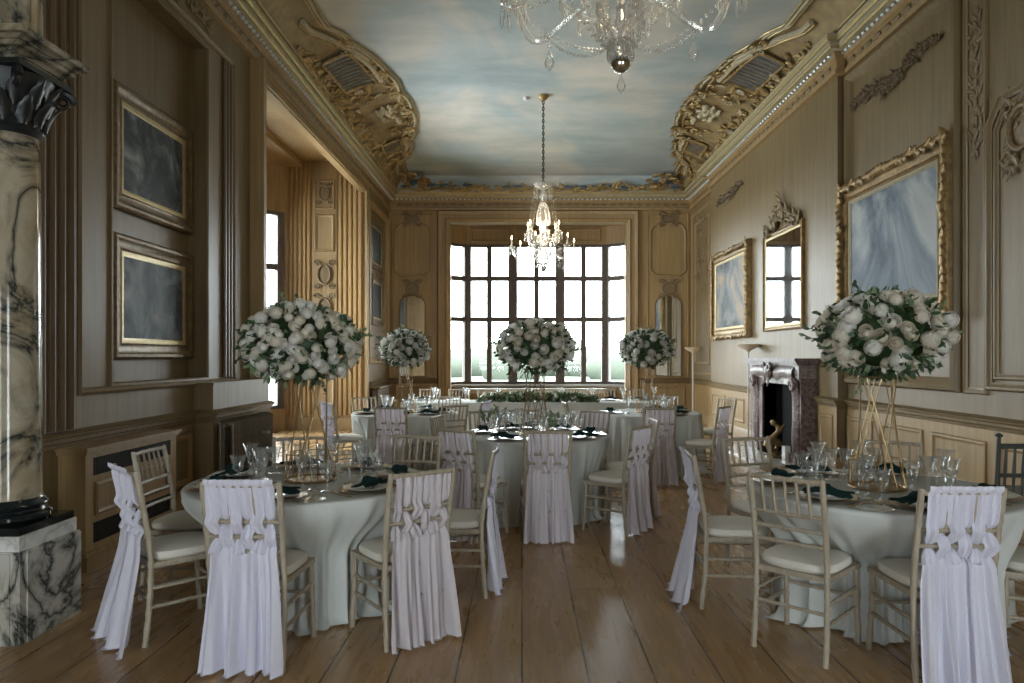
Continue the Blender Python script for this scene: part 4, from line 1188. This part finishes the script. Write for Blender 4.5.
def setting(cx, cy, ang, where, rad=.535, full=True, glasses=(1, 1, 1), rp=None, seedv=0):
    r = random.Random(seedv)
    d = Vector((math.cos(ang), math.sin(ang), 0)); s = Vector((-d.y, d.x, 0))      # s: to the sitter's left... right hand side flips below
    p = Vector((cx, cy, TZ))+d*rad; rz = ang+PI/2
    inst(CG, p+Vector((0, 0, .001)), rz, 'gold charger plate '+where, 'charger plates')
    inst(PL, p+Vector((0, 0, .011)), rz, 'white dinner plate '+where, 'dinner plates')
    inst(NP, p+Vector((0, 0, .020))+s*r.uniform(-.03, .03), rz+r.uniform(-.5, .5), 'dark green knotted napkin '+where, 'green napkins')
    if full:
        inst(FK, p+s*-.185+Vector((0, 0, .001)), rz, 'gold fork '+where, 'gold forks')
        inst(KN, p+s*.185+Vector((0, 0, .001)), rz, 'gold knife '+where, 'gold knives')
    if rp: glasses = (0, 0, 0)
    for g, tr, nm, (dr, ds) in zip(glasses, (G1, G2, G3), ('tall crystal champagne flute ', 'crystal wine glass ', 'short crystal water goblet '), ((-.20, .13), (-.235, .05), (-.175, .215))):
        if g:
            q = Vector((cx, cy, TZ+.001))+d*(rad+dr)+s*(ds+r.uniform(-.01, .01))
            inst(tr, q, r.uniform(0, 6), nm+where, nm.strip().split(' ', 1)[1]+'s')

# ------------------------------------------------------------------ flowers
def rose_mesh(name, mat, seedv, layers=((3, .017, .82, 1.15), (4, .026, .74, 1.0), (5, .035, .66, .88), (6, .044, .56, .78), (7, .052, .45, .74))):
    r = random.Random(seedv); m = MB()
    for n, R, vm, wid in layers:
        a0 = r.uniform(0, 6)
        for k in range(n):
            a = a0+2*PI*(k+r.uniform(-.12, .12))/n; R2 = R*r.uniform(.95, 1.06); v2 = vm*r.uniform(.94, 1.06)
            def fn(u, v):
                t = (u-.5)*2; th = PI*(.06+v2*v*(1-.10*t*t)); rr_ = R2*(1+.12*max(0, v-.72)/.28*(1-.6*t*t)+.02*t*t)
                az = t*wid*1.15*(.45+.55*math.sin(PI*(.12+.60*v)))
                return (rr_*math.sin(th)*math.cos(az), rr_*math.sin(th)*math.sin(az), -rr_*math.cos(th))
            m.grid(fn, 6, 6, Rz(a))
    return m.build(name, mat)
def hydr_mesh(name, mat, seedv):
    r = random.Random(seedv); m = MB()
    for i in range(46):
        z = 1-1.5*(i+.5)/46; a = i*2.39996; q = math.sqrt(max(0, 1-z*z))
        n = Vector((q*math.cos(a), q*math.sin(a), z)); c = n*.05
        Q = n.to_track_quat('Z', 'Y').to_matrix().to_4x4(); T = Tr(*c) @ Q @ Rz(r.uniform(0, 1.5))
        for k in range(4):
            t = k*PI/2
            m.add([(0, 0, .001), (.011*math.cos(t-.55), .011*math.sin(t-.55), .004), (.017*math.cos(t), .017*math.sin(t), .001), (.011*math.cos(t+.55), .011*math.sin(t+.55), .004)], [(0, 1, 2, 3)], T)
    m.ball((0, 0, -.005), .044, 8, 6)
    return m.build(name, mat)
FLW = [rose_mesh('rose', 'petal', 1), rose_mesh('rose', 'petal_c', 2), rose_mesh('rose', 'petal', 3, ((3, .02, .85, 1.2), (5, .032, .76, .95), (6, .044, .68, .85), (7, .055, .60, .75), (8, .060, .48, .70))), hydr_mesh('hydrangea', 'petal', 4), hydr_mesh('hydrangea', 'petal_c', 5)]
FUSED = set()
def bloom(kind, p, n, sc, parent, r):
    src = FLW[kind]
    if kind in FUSED: o = src.copy(); COL.objects.link(o)
    else: o = src; FUSED.add(kind)
    o.parent = parent
    o.rotation_mode = 'QUATERNION'
    o.rotation_quaternion = Vector(n).to_track_quat('Z', 'Y') @ Vector((0, 0, 1)).rotation_difference(Vector((0, 0, 1)))
    o.location = p; o.scale = (sc, sc, sc)
def leafy(mb, p, d, L, w, r):
    d = Vector(d).normalized(); n = d.orthogonal().normalized(); n.rotate(Matrix.Rotation(r.uniform(0, 6.28), 3, d)); s = d.cross(n)
    b_ = r.uniform(-.3, .3)
    def fn(u, v):
        a = (u-.5)*2; ww = w*math.sin(PI*(.06+.94*v))**.8
        return Vector(p)+d*(L*v)+s*(a*ww)+n*(L*b_*v*v+.12*w*(a*a))
    mb.grid(fn, 2, 4)
def flower_ball(label, cx, cy, zc, rx, rz_, seedv, n=78, mix=(0, 0, 1, 2, 2, 3, 3, 4), bs=1.0):
    r = random.Random(seedv)
    o = thing('flower_arrangement', label, 'flowers', (cx, cy, zc), 0, 'tall table flowers')
    f = MB(); fl_ = MB()
    core = MB()
    core.ball((0, 0, 0), (rx*.70, rx*.70, rz_*.70), 18, 12); core.build('moss_core', 'leaf', o)
    for i in range(n):
        z = 1-1.86*(i+.5)/n; a = i*2.39996+r.uniform(-.25, .25); q = math.sqrt(max(0, 1-z*z))
        if r.random() < .08: continue
        nn = Vector((q*math.cos(a), q*math.sin(a), z))
        k = r.uniform(.90, 1.04)
        p = Vector((nn.x*rx*k, nn.y*rx*k, nn.z*rz_*k))
        kind = r.choice(mix)
        bloom(kind, p-nn*.02, Vector((nn.x/rx, nn.y/rx, nn.z/rz_)).normalized()+Vector((r.uniform(-.3, .3), r.uniform(-.3, .3), r.uniform(-.1, .3))), r.uniform(.66, 1.0)*bs, o, r)
    for i in range(640):
        nn = Vector((r.gauss(0, 1), r.gauss(0, 1), r.gauss(0, 1))).normalized()
        k = r.uniform(.78, .95); p = Vector((nn.x*rx*k, nn.y*rx*k, nn.z*rz_*k))
        d = nn+Vector((r.uniform(-.8, .8), r.uniform(-.8, .8), r.uniform(-.8, .6)))
        leafy(f if r.random() < .72 else fl_, p, d, r.uniform(.035, .065), r.uniform(.010, .017), r)
    for i in range(18):                                   # trailing sprigs that break the outline
        nn = Vector((r.gauss(0, 1), r.gauss(0, 1), r.gauss(0, .8))).normalized()
        p = Vector((nn.x*rx*.95, nn.y*rx*.95, nn.z*rz_*.95)); d = (nn+Vector((0, 0, r.uniform(-.3, .5)))).normalized()
        L = r.uniform(.05, .10); mb = f if r.random() < .6 else fl_
        mb.tube([p, p+d*L], .002, 4)
        for k in range(6): leafy(mb, p+d*(L*k/5), d+Vector((r.uniform(-1, 1), r.uniform(-1, 1), r.uniform(-1, 1))), .035, .011, r)
    a = f.build('foliage', 'leaf', o, True, 'stuff'); c = fl_.build('sprigs', 'leaf_l', o, True, 'stuff')
    return o
def flower_stand(label, cx, cy, h, rb=.15, rt=.10, cols=10):
    o = thing('flower_stand', label, 'flower stand', (cx, cy, TZ), 0, 'gold wire flower stands')
    m = MB(); m.tube([(rb*math.cos(2*PI*k/40), rb*math.sin(2*PI*k/40), .010) for k in range(40)], .008, 8, closed=True); m.lathe([(rb-.004, .002), (rb-.004, .008), (.001, .009)], 40); m.build('base', 'gold_wire', o)
    m = MB(); m.tube([(rt*math.cos(2*PI*k/32), rt*math.sin(2*PI*k/32), h) for k in range(32)], .006, 8, closed=True); m.lathe([(rt, h-.002), (rt, h+.004), (.001, h+.005)], 32); m.build('top_plate', 'gold_wire', o)
    for k in range(cols):
        a = 2*PI*k/cols; sg = 1 if k % 2 else -1; b_ = a+sg*1.35
        m = MB(); m.tube([(rb*math.cos(a), rb*math.sin(a), .01), (rt*math.cos(b_), rt*math.sin(b_), h)], .0042, 6); m.build('wire', 'gold_wire', o)
    m = MB()
    for k in range(12):
        a = 2*PI*k/12; m.tube([(rb*math.cos(a), rb*math.sin(a), .01), (rb*math.cos(a), rb*math.sin(a), .17)], .0025, 5)
    m.tube([(rb*math.cos(2*PI*k/40), rb*math.sin(2*PI*k/40), .17) for k in range(40)], .003, 6, closed=True)
    m.build('gallery', 'gold_wire', o)
    return o

# ------------------------------------------------------------------ the five round tables
# chairs: back-top position, facing, sash variant (None = plain), place on the table
T1 = ('table by the marble column', -1.30, 4.32, [
    (-2.13, 3.78, .70, .71, 1, 'pedestal side'), (-1.345, 3.36, .04, 1, 0, 'near edge'), (-.53, 3.70, -.60, .80, 2, 'near aisle corner'),
    (-.19, 4.60, -1, .04, 0, 'aisle side'), (-.80, 5.34, -.30, -1, None, 'far aisle corner'), (-1.66, 5.24, .30, -1, None, 'far edge'), (-2.42, 4.57, 1, 0, None, 'cabinet side')])
T2 = ('middle table', .13, 6.86, [
    (.21, 5.70, -.06, 1, 2, 'near edge'), (-.545, 5.80, .55, .83, 2, 'near alcove corner'), (1.02, 6.06, -.80, .60, 3, 'near fireplace corner'),
    (1.26, 6.75, -1, -.02, 3, 'fireplace side'), (-.85, 7.12, 1, -.25, None, 'alcove side'), (-.42, 7.80, .55, -.85, None, 'far alcove corner'),
    (.0, 8.0, .1, -1, None, 'far edge'), (.80, 7.80, -.6, -.8, 3, 'far fireplace corner')])
T3 = ('table below the largest painting', 2.06, 4.06, [
    (1.33, 3.53, .70, .71, None, 'near aisle corner'), (1.07, 4.42, 1, -.08, 1, 'aisle side'), (1.67, 5.20, .25, -1, None, 'fireplace side'),
    (2.0, 3.19, .0, 1, 0, 'near edge'), (2.93, 3.50, -.85, .52, None, 'near wall corner'), (2.62, 4.98, -.5, -.86, None, 'far wall corner')])
T4 = ('table beside the alcove', -1.60, 9.60, [
    (-1.57, 8.36, .0, 1, 2, 'near edge'), (-2.53, 9.12, .78, .62, 0, 'alcove side'), (-2.35, 10.42, .6, -.8, None, 'far alcove corner'),
    (-.84, 8.72, -.62, .78, None, 'near aisle corner'), (-.50, 9.35, -1, .22, 1, 'aisle side'), (-1.1, 10.6, -.4, -.9, None, 'far edge')])
T5 = ('table by the corner lamp', 1.72, 9.60, [
    (1.62, 8.25, .0, 1, 2, 'near edge'), (2.46, 8.55, -.80, .6, 3, 'near fireplace corner'), (2.98, 10.2, -.9, -.4, None, 'far fireplace corner'),
    (.58, 9.35, 1, .1, None, 'aisle side'), (2.2, 10.7, -.3, -.95, None, 'far edge')])
ADJ = {'table by the marble column': 1, 'table below the largest painting': 2}
for ti, (tn, cx, cy, chs) in enumerate((T1, T2, T3, T4, T5)):
    occ = []
    for ci, (bx, by, fx, fy, sv, side) in enumerate(chs):
        loc, rz, f = chair_at(bx, by, fx, fy)
        where = 'at the %s of the %s' % (side, tn)
        inst(CH, loc, rz, ('sash-draped wooden chair ' if sv is not None else 'plain wooden spindle-back chair ')+where, 'limewashed chiavari chairs')
        if sv is not None: inst(SA[sv], loc, rz, ('white woven sash ' if sv < 2 else 'lilac woven sash ')+'draped '+where, 'woven chair sashes')
        occ.append(((loc[0], loc[1]), f))
        near = ti in (0, 2)
        ang = math.atan2(by-cy, bx-cx)
        setting(cx, cy, ang, where, full=near, glasses=(1, 1, 1) if ti < 3 else (1, 1, 0), seedv=ti*20+ci)
    cloth_round('tablecloth', 'floor-length ivory cloth over the round '+tn, cx, cy, occ, 40+ti)
    flower_stand('gold wire flower stand on the '+tn, cx, cy, .645)
inst(SP, (-1.12, 3.68, TZ+.001), 0, 'clear glass side plate at the near edge of the table by the marble column')
inst(SP, (1.75, 3.48, TZ+.001), 0, 'clear glass side plate at the near edge of the table below the largest painting')
zb = TZ+.60
flower_ball('tall white rose and hydrangea ball on the table by the marble column', -1.36, 4.32, 1.60, .365, .255, 1, 200, (0, 1, 3, 3, 4, 4, 0), .78)
flower_ball('tall cream peony ball with dark leaves on the table below the largest painting', 2.09, 4.06, 1.65, .355, .265, 2, 105, (1, 1, 2, 1, 0, 4, 3), 1.0)
flower_ball('tall white flower ball on the middle table before the bay window', .13, 6.86, 1.62, .385, .265, 3, 95, (1, 0, 1, 2, 4), 1.0)
flower_ball('white flower ball on the table beside the alcove', -1.60, 9.60, 1.64, .345, .27, 4, 95, (0, 0, 2, 3), .95)
flower_ball('white flower ball on the table by the corner lamp', 1.70, 9.60, 1.64, .37, .27, 5, 85, (0, 0, 2, 3), .95)

# ------------------------------------------------------------------ long top table before the bay window
HX0, HX1, HY0, HY1 = -2.02, 2.40, 11.68, 12.45
r = random.Random(17)
m = MB()
per = []
N = 320; Lx, Ly = HX1-HX0, HY1-HY0
def perim(u):
    s = u*2*(Lx+Ly)
    if s < Lx: return HX0+s, HY0, 0, -1
    s -= Lx
    if s < Ly: return HX1, HY0+s, 1, 0
    s -= Ly
    if s < Lx: return HX1-s, HY1, 0, 1
    s -= Lx
    return HX0, HY1-s, -1, 0
vs = []; levels = [(0, 0), (.003, .004), (.02, .008), (.10, .014), (.25, .02), (.45, .03), (.65, .04), (.75, .05)]
for d, o_ in levels:
    for k in range(N):
        x, y, nx, ny = perim(k/N)
        w = o_+(.03*math.sin(k*.55)+.02*math.sin(k*.31+1))*d/.76
        vs.append((x+nx*w, y+ny*w, TZ-d))
fs = [(i*N+k, i*N+(k+1) % N, (i+1)*N+(k+1) % N, (i+1)*N+k) for i in range(len(levels)-1) for k in range(N)]+[tuple(range(N))]
m.add(vs, fs); o = m.build('tablecloth', 'cloth', None, True, None, 50)
tag(o, 'floor-length white cloth over the long top table before the bay window', 'tablecloth')
ORD = ['first', 'second', 'third', 'fourth', 'fifth', 'sixth', 'seventh', 'eighth']
for k in range(8):
    x = -1.72+k*.545
    where = 'at the %s place of the top table from the alcove' % ORD[k]
    loc, rz, f = chair_at(x, 13.12, 0, -1)
    inst(CH, loc, rz, 'plain wooden chair '+where, 'limewashed chiavari chairs')
    p = Vector((x, HY1-.19, TZ))
    inst(CG, p+Vector((0, 0, .001)), 0, 'gold charger plate '+where, 'charger plates'); inst(PL, p+Vector((0, 0, .011)), 0, 'white dinner plate '+where, 'dinner plates')
    inst(NP, p+Vector((0, 0, .02)), r.uniform(-.5, .5), 'dark green knotted napkin '+where, 'green napkins')
    inst(G1, p+Vector((.19, -.12, .001)), 0, 'tall crystal champagne flute '+where, 'champagne flutes'); inst(G2, p+Vector((.225, -.02, .001)), 0, 'crystal wine glass '+where, 'wine glasses')
# garland of greenery along the front edge
o = thing('flower_garland', 'low leafy garland with white roses along the top table', 'garland', (.27, HY0+.16, TZ))
f = MB(); fl_ = MB(); r = random.Random(9)
for i in range(1500):
    x = r.uniform(-1.0, 1.0); e = (1-abs(x)**4)
    p = Vector((x, r.uniform(-.12, .10), r.uniform(.01, .04+.10*e))); d = Vector((r.uniform(-1, 1), r.uniform(-1, .6), r.uniform(-.5, 1)))
    if p.y < -.10: p.z -= .03*r.random()
    leafy(f if r.random() < .28 else fl_, p, d, r.uniform(.05, .10), r.uniform(.012, .022), r)
f.build('foliage', 'leaf', o, True, 'stuff'); fl_.build('sprigs', 'leaf_l', o, True, 'stuff')
for i in range(38):
    x = r.uniform(-.95, .95); bloom(r.choice((0, 1, 2, 3)), (x, r.uniform(-.1, .05), r.uniform(.06, .14)), (r.uniform(-.4, .4), -.7, .8), r.uniform(.6, .95), o, r)
# little bud vases with sprigs on the middle table
vase = None
for k, (x, y, s_) in enumerate(((-.36, 7.08, 1), (-.25, 7.27, 2), (.28, 6.52, 3))):
    lab = ['bud vase of leafy sprigs at the alcove side of the middle table', 'bud vase of leafy sprigs beyond the stand on the middle table', 'bud vase of leafy sprigs nearest the fireplace on the middle table'][k]
    o = thing('bud_vase', lab, 'vase', (x, y, TZ), 0, 'bud vases'); r = random.Random(s_)
    m = MB(); m.lathe([(.025, 0), (.032, .02), (.03, .05), (.014, .08), (.018, .10), (.015, .10), (.011, .08), (.02, .03)], 16, cap=False); m.build('bottle', 'glass', o)
    m = MB()
    for q in range(6):
        d = Vector((r.uniform(-.5, .5), r.uniform(-.5, .5), 1)).normalized(); p = Vector((0, 0, .06)); L = r.uniform(.12, .2)
        m.tube([p, p+d*L], .002, 4)
        for j in range(9): leafy(m, p+d*(L*(.3+.7*j/8)), d+Vector((r.uniform(-1, 1), r.uniform(-1, 1), r.uniform(-.5, 1))), .045, .012, r)
    m.build('sprigs', 'leaf_l', o, True, 'stuff')

# ------------------------------------------------------------------ window seat in the bay
o = thing('window_seat', 'long white cushioned window seat under the bay window', 'bench', (.385, 18.28, 0))
m = MB(); m.box(-1.85, 1.85, -.22, .24, 0, .58); m.build('base', 'oak', o, False)
m = MB()
def cu2(u, v):
    a = 2*PI*u; e = .3; c, s_ = math.cos(a), math.sin(a)
    x = abs(c)**e*(1 if c > 0 else -1); y = abs(s_)**e*(1 if s_ > 0 else -1)
    lv = [(.985, .58), (1, .60), (1, .66), (.985, .69), (.9, .70), (.001, .70)][int(round(v*5))]
    return (x*1.86*lv[0], y*.24*(lv[0] if lv[0] > .5 else .001), lv[1])
m.grid(cu2, 60, 5, wrap=True); m.build('cushion', 'cushion', o)
m = MB()
for x in (-1.2, 0, 1.2): m.loop(rect(1.05, .40), PANEL, Tr(x, -.22, .30))
m.build('front_panel', 'oak_trim', o)

# ------------------------------------------------------------------ spindle chair against the chimney side wall, its shade painted into the wood
o = thing('spindle_chair', 'spindle-back chair, shade painted in as dark grey-green, against the wall below the carved panel', 'chair', (3.86, 5.36, 0), -.05)
for sx in (-1, 1):
    m = MB(); m.tube([(sx*.22, 0, 0), (sx*.22, .0, .45), (sx*.22, -.03, .90)], [.016, .019, .015], 10); m.lathe([(.012, .89), (.010, .905), (.026, .915), (.028, .925), (.01, .94)], 12, Tr(sx*.22, -.03, 0)); m.build('back_post', 'shaded_wood', o)
    m = MB(); m.tube([(sx*.21, .42, 0), (sx*.21, .42, .44)], [.014, .018], 10); m.build('leg', 'shaded_wood', o)
    m = MB(); m.tube([(sx*.215, .0, .2), (sx*.21, .42, .2)], .011, 8); m.build('stretcher', 'shaded_wood', o)
m = MB(); m.box(-.235, .235, -.01, .44, .43, .46); m.build('seat', 'shaded_wood', o, False)
m = MB(); m.box(-.22, .22, -.04, -.018, .82, .86); m.build('top_rail', 'shaded_wood', o, False)
m = MB(); m.box(-.22, .22, -.025, -.005, .60, .63); m.build('back_rail', 'shaded_wood', o, False)
for k in range(6):
    x = -.165+.066*k; m = MB(); m.tube([(x, -.0, .46), (x, -.015, .66), (x, -.03, .83)], [.009, .013, .009], 8); m.build('spindle', 'shaded_wood', o)
